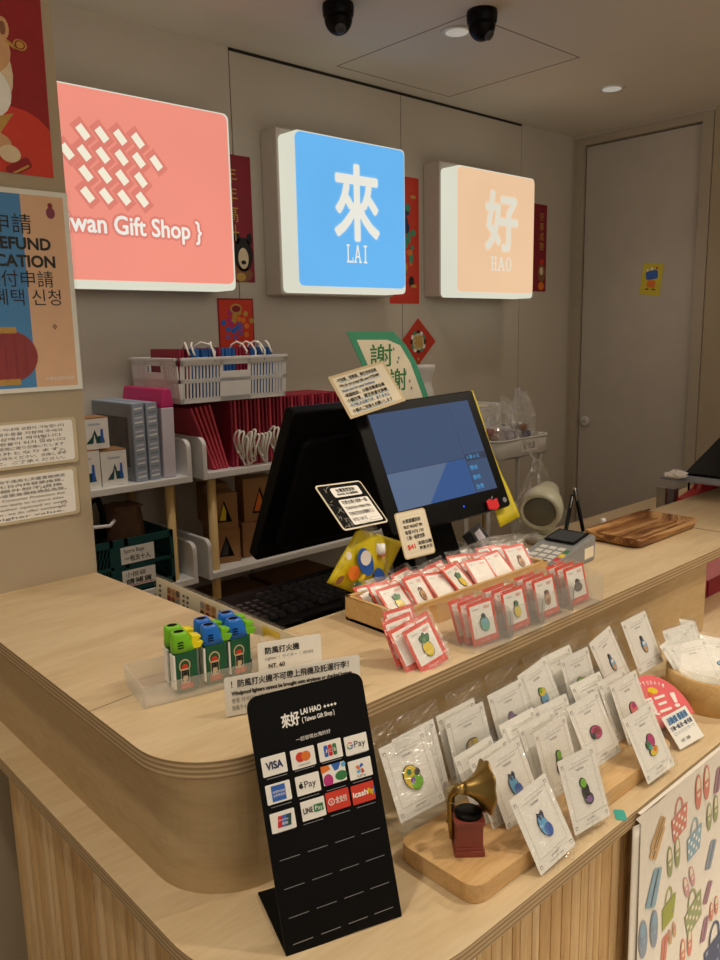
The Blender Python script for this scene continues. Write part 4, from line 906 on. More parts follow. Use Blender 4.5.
k.textline('방풍 라이터는 기내 반입 및 위탁 수하물로 보낼 수 없습니다', -.088, .0175, .0050, DGREY, -.0014, 0, 'L', .150); k.textline('防風ライターは機内持ち込みや預け荷物に入れることはできません', -.088, .0075, .0050, DGREY, -.0014, 0, 'L', .150); k.build('card', t, recalc=False)
k = MB(); k.flat(rrect(-.1, -.001, .1, .057, .005), ACRYL, -.0022); k.build('lamination', t)
k = MB(); k.box(-.05, .002, -.0002, .05, .0035, .05, ACRYL); k.box(-.05, .0035, -.0002, .05, .035, .0015, ACRYL); k.build('clear_foot', t)

# ================================================================== PAYMENT SIGN
PM = pose(.5376, .6315, ZL + .0006, -19)
pay = thing('payment_sign', PM, 'black bent payment sign with rows of card stickers on the lower ledge', 'sign')
TI = Matrix.Rotation(R(-16.6), 4, 'X') @ Matrix.Rotation(R(-2.2), 4, 'Y')
k = MB(TI); outline = [(-.074, 0), (.074, 0)] + [p for p in rrect(-.074, 0, .074, .296, .014)[:12]]
k.prism(outline, -.0015, .0015, BLACKM, 'y')
def ab(a, b_): return (-.074 + .148 * a, .296 * (1 - b_))
for bb in (.325, .435, .535, .64, .75, .86, .96):
    for aa in (.15, .385, .62, .85):
        x, z = ab(aa, bb); k.add([(x - .0125, -.0019, z - .0004), (x + .0125, -.0019, z - .0004), (x + .0125, -.0019, z + .0004), (x - .0125, -.0019, z + .0004)], [(0, 1, 2, 3)], SILVER)
k.build('panel', pay, recalc=False)
k = MB(); k.box(-.074, 0, -.0003, .074, .112, .0024, BLACKM); k.build('base_plate', pay)
k = MB(TI); k.textbox('來好', -.036, .252, -.014, .268, CARD, -.0021, .03); k.textline('LAI HAO', -.011, .2625, .0064, CARD, -.0021, .05, 'L', .026); k.textline('{ Taiwan Gift Shop }', -.011, .2535, .0052, CARD, -.0021, .03, 'L', .042)
for j in range(4): k.flat([(.018 + j * .0045, .265), (.020 + j * .0045, .267), (.022 + j * .0045, .265), (.020 + j * .0045, .263)], CARD, -.0021)
k.textbox('一起發現台灣的好', -.022, .2325, .022, .2375, CARD, -.0021); k.build('lettering', pay, recalc=False)
def sticker(a, b_, bg, fn, lab, w=.0300, h=.0225):
    x, z = ab(a, b_); k = MB(TI @ Matrix.Translation((x, -.0022, z))); k.prism(rrect(-w / 2, -h / 2, w / 2, h / 2, .0012), -.0005, 0, bg, 'y'); k.M = k.M @ Matrix.Translation((0, -.0006, 0)); fn(k)
    o = k.build('sticker', pay, recalc=False); o['label'] = lab
E_ = {'y': 0}
def f_visa(k): k.textbox('VISA', -.010, -.004, .010, .0045, NAVY, -.0003, .05)
def f_mc(k): k.flat(circ(20, .0058, .0058, -.0035, .0015), RED, -.0002); k.flat(circ(20, .0058, .0058, .0035, .0015), ORANGE, -.0003); k.textline('mastercard', 0, -.0085, .0022, INK, -.0003, 0, 'C')
def f_jcb(k):
    for j, (mm, ch) in enumerate(((BLUE, 'J'), (KRED, 'C'), (GREEN, 'B'))): k.flat(rrect(-.0082 + j * .0056, -.0068, -.0032 + j * .0056, .0068, .0018), mm, -.0002); k.textbox(ch, -.007 + j * .0056, -.002, -.0044 + j * .0056, .002, CARD, -.0004)
def f_g(k):
    o = circ(22, .0042, .0042, -.0085, 0, R(40), R(330)); i_ = circ(22, .0029, .0029, -.0085, 0, R(40), R(330)); n = 22
    for q in range(n - 1): k.add([(o[q][0], -.0003, o[q][1]), (o[q + 1][0], -.0003, o[q + 1][1]), (i_[q + 1][0], -.0003, i_[q + 1][1]), (i_[q][0], -.0003, i_[q][1])], [(0, 1, 2, 3)], [KRED, YEL, GREEN, BLUE][q * 4 // n])
    k.flat([(-.0085, -.0007), (-.0043, -.0007), (-.0043, .0006), (-.0085, .0006)], BLUE, -.0004); k.textline('Pay', -.0030, -.0035, .0078, DGREY, -.0003)
def f_amex(k): k.flat([(-.0085, -.009), (.0085, -.009), (.0085, .009), (-.0085, .009)], BLUE, -.0002); k.textbox('AMERICAN', -.0075, .0003, .0075, .003, CARD, -.0004); k.textbox('EXPRESS', -.0065, -.0038, .0075, -.0011, CARD, -.0004)
def f_apple(k): k.flat(circ(14, .0028, .0031, -.0090, -.0004), INK, -.0003); k.flat(circ(8, .0012, .0006, -.0085, .0038), INK, -.0003); k.flat(circ(10, .0010, .0012, -.0063, .0002), CARD, -.0005); k.textline('Pay', -.0048, -.0035, .0078, INK, -.0003)
def f_colour(k):
    c = (-.016, -.0117, .016, .0117)
    k.flatc([(-.016, .003), (-.016, .0117), (-.006, .0117), (-.004, .006)], ORANGE, -.0002, c); k.flatc([(-.002, .0117), (.010, .0117), (.006, .004), (.001, .003)], BLUE, -.0002, c); k.flatc(circ(16, .0062, .0075, -.0085, -.006), MAGP, -.0003, c); k.flatc(circ(16, .0078, .0055, .0085, -.004), GREEN, -.0003, c); k.flatc(circ(10, .003, .003, .013, .008), SKY, -.0003, c)
def f_fan(k):
    for j, mm in enumerate((BLUE, ORANGE, SKY, RED)):
        a = R(20 + 80 * j); k.flat(rot2([(-.001, .001), (.0055, .0015), (.0045, .0052), (.001, .004)], 20 + 80 * j, (0, 0)), mm, -.0003)
    k.textline('台灣 Pay', 0, -.0095, .0022, INK, -.0003, 0, 'C')
def f_union(k):
    for j, mm in enumerate((KRED, BLUE, TEALC)): k.flat([(-.0075 + j * .0052, -.0065), (-.0015 + j * .0052, -.0065), (.0005 + j * .0052, .0065), (-.0055 + j * .0052, .0065)], mm, -.0002 - j * .0001)
    k.textbox('UnionPay', -.0065, .000, .0065, .003, CARD, -.0006); k.textbox('銀聯', -.002, -.0045, .0055, -.001, CARD, -.0006)
def f_line(k): k.textline('LINE', -.0125, -.003, .0062, INK, -.0003, .03, 'L', .0115); k.flat(rrect(.0005, -.0042, .0125, .0045, .0012), GREEN, -.0003); k.textline('Pay', .0022, -.0022, .005, CARD, -.0005)
def f_px(k): k.flat(circ(14, .0042, .0042, -.0085, 0), CARD, -.0002); k.flat(circ(14, .0032, .0032, -.0085, 0), RED, -.0004); k.textbox('全', -.0103, -.002, -.0067, .002, CARD, -.0006); k.textline('全支付', -.0030, -.0026, .0058, CARD, -.0003, .02, 'L', .0145)
def f_ic(k): k.textline('icash', -.0135, -.0026, .0064, CARD, -.0003, .06, 'L', .019); k.textline('Pay', .0062, -.0026, .0064, YEL, -.0003, .05, 'L', .0075); k.flat([(.0138, -.004), (.0153, -.004), (.0153, .005), (.0138, .005)], BLUE, -.0003)
for a, b_, bg, fn, lab in ((.142, .277, CARD, f_visa, 'white sticker with dark blue letters'), (.385, .28, CARD, f_mc, 'white sticker with red and orange circles'), (.62, .28, CARD, f_jcb, 'white sticker with three coloured bars'), (.85, .285, CARD, f_g, 'white sticker with a coloured G'),
                           (.142, .385, CARD, f_amex, 'white sticker with a blue square'), (.39, .385, CARD, f_apple, 'white sticker with a small apple'), (.62, .375, CARD, f_colour, 'white sticker with multicolour patches'), (.85, .385, CARD, f_fan, 'white sticker with a blue and orange fan'),
                           (.142, .495, CARD, f_union, 'white sticker with red, blue and green bands'), (.40, .485, CARD, f_line, 'white sticker with a green box'), (.615, .48, RED, f_px, 'red sticker with a round emblem'), (.84, .483, RED, f_ic, 'red sticker with white letters')): sticker(a, b_, bg, fn, lab)

# ================================================================== RED PIN CARDS, WOODEN BOX, POCKETS
RW, RH = .055, .070
def card_red_mesh():
    k = MB(); k.prism(rrect(-RW / 2, 0, RW / 2, RH, .002), -.0006, 0, CORAL, 'y'); k.flat(rrect(-RW / 2 + .005, .011, RW / 2 - .005, RH - .006, .0015), CARD, -.0009)
    k.textline('TAIWAN', -.017, .056, .0022, DGREY, -.0012); k.textline('來好', .012, .0545, .0045, RED, -.0012, 0, 'C'); k.textline('LAI HAO GIFT', 0, .004, .0022, CARD, -.0009, 0, 'C'); return k
mred = card_red_mesh().build('card', recalc=False); MRED = mred.data; bpy.data.objects.remove(mred)
k = MB(); k.flat(rrect(-RW / 2 - .003, -.002, RW / 2 + .003, RH + .007, .001), SLEEVE, -.0058); o = k.build('sleeve'); MSLR = o.data; bpy.data.objects.remove(o)
k = MB(); k.flat(rrect(-.0385 - .003, -.001, .0385 + .003, .102 + .006, .001), SLEEVE, -.0058); o = k.build('sleeve'); MSLW = o.data; bpy.data.objects.remove(o)
def pin(k, shapes, x, z, s=1.0):
    """enamel pin: dark outline plate with coloured enamel areas; shapes = (kind, cx, cz, rx, rz, rot, material)"""
    j = 0
    for (cx, cz, rx, rz, ro, m) in shapes:
        p = rot2(circ(16, (rx + .0009) * s, (rz + .0009) * s, cx * s, cz * s), ro, (cx * s, cz * s)); k.prism([(x + a, z + b_) for a, b_ in p], -.0026, -.0008, INK, 'y')
    for (cx, cz, rx, rz, ro, m) in shapes:
        j += 1; p = rot2(circ(16, rx * s, rz * s, cx * s, cz * s), ro, (cx * s, cz * s)); k.flat([(x + a, z + b_) for a, b_ in p], m, -.0028 - .0001 * j)
PINS = {
 'pineapple': [(0, -.002, .0075, .0105, 12, YEL), (-.003, .011, .003, .006, 25, GREEN), (.001, .0125, .0025, .0065, 0, GREEN), (.005, .011, .0025, .0055, -30, GREEN)],
 'teal': [(0, -.001, .0085, .0115, 10, TEALP), (0, .0115, .003, .004, 0, TEALC), (.001, .003, .005, .0035, 10, SKY)],
 'green_pine': [(0, -.002, .007, .010, 5, LEMON), (0, -.004, .0045, .006, 5, YEL), (0, .0105, .004, .005, 0, GREEN)],
 'tea': [(0, -.002, .0065, .010, 0, TAN), (0, .009, .0045, .004, 0, BROWN), (0, -.005, .004, .005, 0, BROWN)],
 'black_bag': [(0, -.003, .0095, .0075, 0, DGREY), (0, .006, .0045, .0055, 0, BLACKM)],
 'yellow_green': [(-.003, .002, .0125, .0165, 15, YEL), (.002, -.006, .0095, .010, -20, LIME), (-.003, -.002, .004, .004, 0, PURPLE), (.006, .006, .0045, .0045, 0, DGREY), (-.006, .010, .004, .004, 0, GREEN)],
 'gold': [(0, 0, .012, .012, 0, GOLD), (-.005, -.007, .006, .005, 0, YEL), (.006, .006, .005, .005, 0, YEL), (-.004, .006, .004, .004, 0, BEIGE)],
 'grey': [(0, -.002, .0115, .012, 10, DGREY), (-.004, .008, .0055, .008, -15, PURPLE), (.004, -.004, .004, .003, 0, MGREY)],
 'ice_cup': [(0, -.003, .0085, .011, -8, SKY), (0, .009, .008, .006, 0, YEL), (-.003, .013, .004, .004, 0, LIME), (.002, -.010, .004, .004, 0, BLUE)],
 'green_ice': [(0, -.003, .011, .009, 0, SKY), (-.003, .006, .008, .007, 0, LIME), (.006, .004, .005, .005, 0, YEL), (0, -.006, .006, .003, 0, BLUE)],
 'bottle': [(0, -.004, .0062, .0125, 8, SKY), (0, -.009, .005, .006, 8, TAN), (-.0015, .011, .0026, .005, 8, NAVY), (0, .002, .0045, .003, 8, CARD)],
 'blue_slippers': [(-.002, .002, .0075, .014, 10, SKY), (.003, -.006, .007, .009, 15, BLUE), (-.004, .014, .002, .005, 10, NAVY), (.002, .0145, .002, .005, -8, NAVY)],
 'green_cactus': [(0, -.004, .006, .010, 0, GREEN), (.001, .007, .005, .006, 0, LIME), (-.004, -.012, .004, .006, 0, DGREY)],
 'eggplant': [(.003, -.010, .0085, .0075, -30, DGREY), (0, .001, .0065, .011, -5, BLACKM), (-.002, .013, .0055, .0065, 15, LIME), (.003, -.011, .0055, .0045, -30, PURPLE)],
 'magenta': [(0, 0, .0125, .0095, -20, MAGP), (.002, .001, .0075, .0055, -20, MAROON), (-.008, -.003, .004, .005, 0, TEALC)],
 'pink': [(0, 0, .009, .012, 15, PINKR), (.002, .006, .005, .005, 0, MAGP), (-.004, -.005, .004, .004, 0, ORANGE)],
 'fruit_ice': [(.003, .006, .0085, .0095, 0, MAGP), (-.006, .001, .0055, .0065, 0, GREEN), (.001, -.010, .0105, .006, 10, YEL), (.004, -.008, .005, .004, 0, ORANGE), (-.004, -.003, .004, .004, 0, TEALP)],
 'blue_cap': [(.006, .003, .010, .009, 0, GREYBLUE), (-.008, -.006, .011, .0045, 12, SKY), (.006, .004, .006, .005, 0, CARD)],
}
def pin_card(M, design, label, group, small, name='pin_card', sleeve=True, pz=None, ps=1.0):
    t = thing(name, M, label, 'pin card', group); o = bpy.data.objects.new('card', MRED if small else MWHT); COL.objects.link(o); o.parent = t
    if design: k = MB(); pin(k, PINS[design], .002 if small else .001, pz or (.032 if small else .047), ps); k.build('enamel_pin', t, recalc=False)
    if sleeve: o = bpy.data.objects.new('sleeve', MSLR if small else MSLW); COL.objects.link(o); o.parent = t
    return t
CWd, CHt = .077, .102
k = MB(); k.prism(rrect(-CWd / 2, 0, CWd / 2, CHt, .0015), -.0007, 0, CARD, 'y')
for (x0, z0, x1, z1) in ((-.030, .016, -.0296, .090), (.0296, .016, .030, .090), (-.030, .0158, .030, .0162), (-.012, .0898, .030, .0902)): k.flat([(x0, z0), (x1, z0), (x1, z1), (x0, z1)], CARDLN, -.0010)
k.textline('AUTHENTIC TAIWAN SOUVENIR', 0, .0845, .0020, CARDLN, -.0012, 0, 'C', .042); k.textline('TAIWAN', 0, .078, .0030, DGREY, -.0012, 0, 'C')
k.textline('LAI HAO', 0, .0095, .0032, DGREY, -.0012, 0, 'C'); k.textline('TAIWAN GIFT SHOP', 0, .0045, .0022, CARDLN, -.0012, 0, 'C')
for (x, z) in ((-.0325, .0915), (.0325, .0935), (-.0325, .0075), (.0325, .0075)):
    k.flat(rrect(x - .0024, z - .0024, x + .0024, z + .0024, .0006), CARDLN, -.0010); k.flat([(x - .0018, z - .0018), (x + .0012, z - .0018), (x + .0016, z + .0010), (x - .0012, z + .0016)], CARD, -.0012)
o = k.build('card', recalc=False); MWHT = o.data; bpy.data.objects.remove(o)

t = thing('wooden_box', (1.10, .95, ZT), 'shallow pine box full of red pin cards on the counter', 'box'); k = W2L(t)
bx0, bx1, by0, by1, bz0, bz1 = .885, 1.312, .886, 1.017, ZT + .0005, ZT + .044
k.box(bx0, by0, bz0, bx1, by1, bz0 + .006, PINE); k.box(bx0, by0, bz0, bx0 + .009, by1, bz1, PINE); k.box(bx1 - .009, by0, bz0, bx1, by1, bz1, PINE); k.box(bx0, by0, bz0, bx1, by0 + .009, bz1, PINE); k.box(bx0, by1 - .009, bz0, bx1, by1, bz1, PINE); k.build('box_body', t, bevel=.0008)
rs = random.Random(21); rows = [(.985, 8, 'back', 1.060), (.955, 8, 'middle', 1.064), (.925, 7, 'front', 1.068)]
for (yy, n, rn, zz) in rows:
    for i in range(n):
        x = bx0 + .042 + i * (bx1 - bx0 - .088) / (n - 1); yw = rs.uniform(-22, 12); ti = rs.uniform(44, 62) - (8 if rn == 'front' else 0)
        dsg = rs.choice([None, None, 'pineapple', 'tea', 'green_pine'])
        pin_card(pose(x, yy - .022, zz + rs.uniform(0, .005), yw, ti, rs.uniform(-8, 8)), dsg, 'red-bordered pin card in the wooden box, %s from the left in the %s row' % (ORD[i], rn), 'red pin cards inside the wooden box', True, 'red_pin_card')
# pockets along the counter edge
pk = thing('pocket_display', (1.11, .80, ZT), 'row of four frosted clear pockets along the counter edge', 'display stand')
PXS = [(.968, 'teal', 'teal pin', -11), (1.055, 'green_pine', 'green pineapple pin', -8), (1.1435, 'tea', 'brown bottle pin', -8), (1.2405, 'black_bag', 'black handbag pin', -7)]
for i, (x, d, lab, yw) in enumerate(PXS):
    k = MB(pk.matrix_world.inverted() @ pose(x, .764, ZT + .0008, -6)); k.prism(rrect(-.042, 0, .042, .055, .014, 4), -.016, -.0148, FROST, 'y')
    for s_ in (-1, 1): k.prism([(-.016, .004), (-.010, .0), (.075, 0), (.075, .062), (.05, .066), (-.012, .054), (-.016, .05)], s_ * .0415 - .0006, s_ * .0415 + .0006, FROST, 'x')
    k.box(-.042, -.016, 0, .042, .075, .0012, FROST); k.build('pocket', pk)
    for j in range(3):
        pin_card(pose(x + .003 - .004 * j, .769 + .013 * j, ZT + .0022, yw + 2 * j, 12 + 4 * j, -4 + j), d if j == 0 else None,
                 'red-bordered card with a %s %s' % (lab, ('at the front of its clear pocket', '', '')[j]) if j == 0 else 'red-bordered card %s behind the one with the %s' % (('', 'directly', 'second')[j], lab), 'red pin cards in the clear pockets', True, 'red_pin_card')
for j, (x, y, z, yw, ti, ro, d, lab) in enumerate(((.8433, .7652, ZT + .0008, -11, 25, -13, 'pineapple', 'red-bordered card with a yellow pineapple pin leaning beside the pockets'), (.8265, .7800, ZT + .001, -10, 28, -11, None, 'red-bordered card tucked just behind the pineapple card'), (.8215, .795, ZT + .008, -12, 24, -7, None, 'red-bordered card higher behind the pineapple card'), (.862, .785, ZT + .001, -16, 26, -16, None, 'red-bordered card showing at the right of the pineapple card'), (.838, .815, ZT + .012, -14, 22, -4, None, 'red-bordered card furthest back behind the pineapple card'))):
    pin_card(pose(x, y, z, yw, ti, ro), d, lab, 'red pin cards leaning left of the pockets', True, 'red_pin_card', ps=1.15)
# clip stand with the black bordered note, price card
CM = pose(.935, 1.010, 1.2115, 15, 44.6, 6.5)
t = thing('clip_note', CM, 'black-bordered price note held in a clear clip stand above the yellow pouch', 'note')
k = MB(); k.prism(rrect(-.066, 0, .066, .099, .007), -.0012, 0, PAPER, 'y'); k.flat(rrect(-.063, .003, .063, .096, .005), BLACKM, -.0016); rs = random.Random(9)
for i in range(26):
    x, z = rs.uniform(-.060, -.034), rs.uniform(.006, .092); k.flat(rot2([(x - .005, z), (x + .005, z + .0006), (x + .004, z + .0014), (x - .005, z + .001)], rs.uniform(0, 180), (x, z)), CARDLN, -.0019)
k.flat(rrect(-.034, .068, .048, .089, .005), CARD, -.0019); k.flat(rrect(-.032, .007, .055, .062, .004), CARD, -.0019)
k.textline('台灣造型別針', .007, .0785, .0065, INK, -.0023, .03, 'C', .055); k.textline('ENAMEL PIN 徽章胸針', .007, .0715, .0042, INK, -.0023, .03, 'C', .06)
for i, s_ in enumerate(('可愛台灣小別針一個', 'TAIWAN MINI PIN', '可夾在包包衣服帽子上', 'NT$ 130 元')): k.textline(s_, -.026, .052 - i * .0125, .0062, INK if i < 2 else DGREY, -.0023, .02, 'L', .072 if i < 3 else .04)
k.flat(rrect(.020, .0095, .050, .0165, .003), CARDLN, -.0022); k.flat(rrect(.0206, .0101, .0494, .0159, .0028), CARD, -.0024); k.build('card', t, recalc=False)
t = thing('clip_stand', (.945, .975, 1.098), 'small clear clip stand holding the black-bordered note', 'clip stand')
k = W2L(t); k.tube([(.948, .966, 1.102), (.950, .975, 1.14), (.945, .985, 1.172), (.940, .996, 1.188)], .0042, ACRYL, 8); k.build('rod', t)
k = W2L(t); k.M = k.M @ Matrix.Translation((.945, .986, 1.172)); k.lathe([(.0075, -.008), (.0085, 0), (.0075, .010), (0, .010)], WHITE, 14); k.build('joint', t)
k = W2L(t); k.M = k.M @ CM; k.box(-.017, -.005, -.020, .017, -.0028, .010, ACRYL); k.box(-.017, .0016, -.020, .017, .004, .010, ACRYL); k.build('clip', t)
k = W2L(t)
for a in (20, 80, 140): k.tube([(.948 + .028 * math.cos(R(a)), .966 + .022 * math.sin(R(a)), 1.0985), (.948, .966, 1.106), (.948 - .028 * math.cos(R(a)), .966 - .022 * math.sin(R(a)), 1.0985)], .003, ACRYL, 6)
k.build('feet', t)
QM = pose(1.046, .985, 1.1385, -16, 20.9, -4)
t = thing('price_card', QM, 'cream handwritten price card with a red price standing by the screen', 'note')
k = MB(); k.prism(rrect(-.0335, 0, .0335, .088, .006), -.0012, 0, BEIGE, 'y'); k.flat(rrect(-.0315, .0025, .0315, .0855, .005), PAPER, -.0016); k.flat(rrect(-.0255, .010, .0265, .079, .002), BEIGE, -.0018); k.flat(rrect(-.0250, .0105, .026, .0785, .002), PAPER, -.0020)
for i, s_ in enumerate(('水果磁鐵別針', 'FRUIT MAGNET PIN', '每個 NT$ 150', '三個一組更划算')): k.textline(s_, -.021, .066 - i * .0105, .0060, INK if i < 2 else DGREY, -.0024, .03, 'L', .040)
k.textline('$41', -.0225, .017, .0085, RED, -.0024, .06); k.textline('滿額加購', .000, .022, .0055, INK, -.0024, .02); k.textline('數量有限', .002, .013, .0050, INK, -.0024, .02); k.build('card', t, recalc=False)
k = MB(); k.box(-.012, .001, -.072, .012, .003, .03, ACRYL); k.build('clear_holder', t)

# ================================================================== CARD TERMINAL, SCANNER, PENS, TRAY
t = thing('card_terminal', pose(1.415, .940, ZT + .0008, 4.4), 'grey card payment terminal with a green key beside the wooden tray', 'card terminal')
k = MB(); k.prism([(-.088, 0), (.095, 0), (.098, .052), (.090, .056), (.02, .046), (-.088, .028)], -.046, .046, MGREY, 'y'); k.build('terminal_body', t, bevel=.004)
k = MB(Matrix.Translation((0, 0, .0468)) @ Matrix.Rotation(R(-8.2), 4, 'Y')); k.box(.018, -.036, -.001, .085, .036, .0012, BLACKM); k.box(.024, -.031, .0012, .079, .031, .0016, mat('grey_display', '3b4048', .15)); k.build('terminal_display', t)
k = MB(Matrix.Translation((0, 0, .0345)) @ Matrix.Rotation(R(-9.6), 4, 'Y'))
for i in range(4):
    for j in range(3): k.box(-.078 + i * .021, -.030 + j * .021, .001, -.063 + i * .021, -.013 + j * .021, .0085, OFFW)
k.build('keypad', t, bevel=.001)
for j, (mm, nm) in enumerate(((KRED, 'red key'), (YEL, 'yellow key'), (GREEN, 'green key'))):
    k = MB(Matrix.Translation((0, 0, .0345)) @ Matrix.Rotation(R(-9.6), 4, 'Y')); k.box(-.078 + (j) * .021 + .012, -.0435, .001, -.062 + j * .021 + .012, -.032, .0085, mm); o = k.build('key', t, bevel=.001); o['label'] = nm
k = MB(); k.box(.045, -.0470, .010, .085, -.0462, .034, PAPER); k.build('sticker', t)
t = thing('barcode_scanner', (1.79, 1.26, ZD), 'pale sage round barcode scanner with a dark window behind the terminal', 'scanner')
ctrp = PY(539, 513, 1.235); k = W2L(t); AX = Vector((-.88, -.38, -.28)).to_track_quat('Z', 'Y').to_matrix().to_4x4(); k.M = k.M @ Matrix.Translation(ctrp) @ AX
k.lathe([(.0, -.150), (.020, -.148), (.030, -.135), (.036, -.105), (.048, -.075), (.058, -.045), (.060, -.020), (.056, -.004), (.050, .000), (.046, -.003), (.044, -.006), (0, -.006)], CREAMG, 36); k.build('head', t)
k = W2L(t); k.M = k.M @ Matrix.Translation(ctrp) @ AX; k.lathe([(.0435, -.005), (.041, -.0025), (0, -.0025)], DFACE, 32); k.build('window', t)
k = W2L(t); k.M = k.M @ Matrix.Translation(ctrp) @ AX @ Matrix.Translation((-.022, -.020, -.112)); k.lathe([(.0, -.012), (.010, -.008), (.012, 0), (.010, .008), (0, .012)], BLUE, 12, sx=.8); k.build('trigger', t)
hb = ctrp + Vector((.105, .05, -.01)); k = W2L(t); k.tube([hb, hb + Vector((.01, .0, -.05)), (hb.x + .005, hb.y, ZD + .02)], [.026, .022, .024], CREAMG, 14); k.build('handle', t)
k = W2L(t); k.lathe([(.058, 0.0005), (.058, .012), (.03, .022), (0, .022)], CREAMG, 24, (hb.x, hb.y, ZD)); k.build('stand_base', t)
PYp = 1.09
for i, ((u0, v0), (u1, v1), lab) in enumerate((((572, 497), (565, 535), 'thin black pen leaning left beside the scanner'), ((575, 490), (584, 535), 'black pen with a silver clip leaning right beside the scanner'))):
    a = PY(u0, v0, PYp + .02); b_ = PY(u1, v1, PYp); b_ = a + (b_ - a) * ((ZD + .026 - a.z) / (b_.z - a.z))
    t = thing('pen', b_, lab, 'pen'); k = W2L(t); k.tube([b_, b_ + (a - b_) * .06, a], [.0015, .0048, .0052], BLACK, 10); k.build('barrel', t)
    k = W2L(t); d_ = (a - b_); k.tube([a - d_ * .16 + Vector((-.005, -.004, 0)), a + Vector((-.005, -.004, 0)), a + d_ * .02], .002, SILVER, 6); k.tube([a, a + d_ * .03], .0042, SILVER if i else BLACK, 8); k.build('clip', t)
    if i == 0: pa = b_
    else: pb = b_
hc = (pa + pb) / 2; t = thing('pen_holder', (hc.x, hc.y, ZD), 'small black pen holder on the staff desk', 'pen holder'); k = MB(); hw = abs(pb.x - pa.x) / 2 + .02; k.box(-hw, -.02, .0005, hw, .02, .025, BLACKM); k.build('holder', t, bevel=.002)
t = thing('silver_wrap', (1.375, 1.15, ZD + .029), 'crumpled clear plastic wrap lying on the register base behind the box', 'plastic wrap')
c = PY(486, 548, 1.13); k = crumple(c.x - 1.375, c.y - 1.15, c.z - ZD - .029, .135, .035, .018, 4, FILM, 36, 12); k.build('film', t)
t = thing('phone_box', PY(478, 540, 1.17), 'small grey carton lying askew under the customer screen', 'box'); k = MB(Matrix.Rotation(R(25), 4, 'Z') @ Matrix.Rotation(R(-35), 4, 'X')); k.box(-.045, -.012, -.03, .045, .012, .03, DGREY); k.box(-.03, -.0124, -.018, .02, -.012, .02, LILAC); k.build('carton', t, bevel=.002)
t = thing('acacia_tray', (1.797, .945, ZT + .0006), 'dark striped acacia wood tray on the counter', 'tray')
def trayring(rx, ry, z, r=.022): return [(x, y, z) for x, y in rrect(-rx, -ry, rx, ry, r, 5)]
rings = [trayring(.135, .063, 0), trayring(.146, .072, .004), trayring(.151, .077, .022), trayring(.146, .072, .023), trayring(.136, .063, .009), trayring(.131, .059, .0075)]
k = MB(); n = len(rings[0]); vs = [p for r_ in rings for p in r_]; k.add(vs, [(j * n + i, j * n + (i + 1) % n, (j + 1) * n + (i + 1) % n, (j + 1) * n + i) for j in range(5) for i in range(n)], ACACIA, True); k.add(vs, [tuple(range(n - 1, -1, -1)), tuple(5 * n + i for i in range(n))], ACACIA); k.build('tray_body', t)
t = tag(MB().lathe([(.0065, 0), (.0075, .002), (.0075, .018), (.006, .022), (0, .022)], WHITE, 16, (1.788, 1.046, ZT + .0005)).build('white_plug'), 'small white cap standing behind the wooden tray', 'cap')

# ================================================================== RIGHT END OF THE COUNTER
t = thing('riser_shelf', (2.52, 1.09, ZT), 'thin desk riser board on black wire legs at the right counter end', 'riser'); k = W2L(t); k.box(PZ(660, 477, 1.104).x, .90, 1.098, 2.85, PZ(660, 477, 1.104).y, 1.104, GREYBOX); k.build('board', t, bevel=.001)
for xx in (2.46, 2.82):
    k = W2L(t); k.tube([(xx, 1.0, ZT + .004), (xx, 1.0, 1.094), (xx, 1.14, 1.094), (xx, 1.14, ZD + .005)], .004, BLACK, 8); k.build('wire_leg', t)
k = W2L(t); k.tube([(2.46, 1.10, 1.094), (2.82, 1.10, 1.094)], .004, BLACK, 8); k.tube([(2.46, 1.14, 1.075), (2.82, 1.14, 1.075)], .004, BLACK, 8); k.build('cross_wire', t)
t = thing('black_tablet_stand', (2.60, 1.10, 1.1045), 'black tilted device on the riser board at the right edge', 'register'); k = W2L(t)
a = PY(684, 478, 1.10); b_ = PY(720, 439, 1.10); sl = (b_.z - a.z) / (b_.x - a.x)
k.prism([(a.x, 1.1045), (a.x + .36, 1.1045), (a.x + .36, a.z + .36 * sl + .006), (a.x, 1.112)], .90, 1.10, BLACK, 'y'); k.build('device_body', t, bevel=.004)
k = W2L(t); k.box(a.x - .0012, .93, 1.1050, a.x, .97, 1.1085, WHITE); k.build('white_slot', t)
t = thing('crumpled_paper', (PZ(677, 476, 1.112).x, PZ(677, 476, 1.112).y, 1.1045), 'crumpled white receipt paper on the riser board', 'paper'); k = crumple(0, 0, .0125, .030, .030, .0115, 8, CARD, 24, 8); k.build('paper', t)
for i, (u, v0, v1, wd, mm, lab) in enumerate(((666, 508, 488, .016, SILVER, 'upright steel clip standing behind the counter at right'), (676, 500, 489, .03, MGREY, 'grey metal block behind the steel clip'))):
    a = PY(u, v0, 1.165); b_ = PY(u, v1, 1.165); t = thing(('steel_clip', 'grey_block')[i], (a.x, 1.165, ZD), lab, ('clip', 'block')[i]); k = W2L(t); k.box(a.x - wd / 2, 1.165, ZD + .0005, a.x + wd / 2, 1.195, b_.z, mm); k.box(a.x - wd / 2 + .003, 1.163, ZD + .02, a.x - wd / 2 + .006, 1.165, b_.z - .004, DGREY); k.build('body', t, bevel=.002)
t = thing('black_block', (2.21, 1.14, ZD), 'low black box on the desk left of the steel clip', 'box'); k = MB(); k.box(-.045, -.03, .0005, .05, .03, .052, BLACKM); k.build('body', t, bevel=.003)
t = thing('red_folder', (2.47, 1.12, ZD), 'red plastic folders piled under the riser board', 'folder'); k = W2L(t); k.prism([(2.372, ZD + .0005), (2.60, ZD + .0005), (2.60, 1.062), (2.51, 1.070), (2.46, 1.040), (2.372, 1.024)], 1.065, 1.135, KRED, 'y'); k.build('folder', t, bevel=.004)
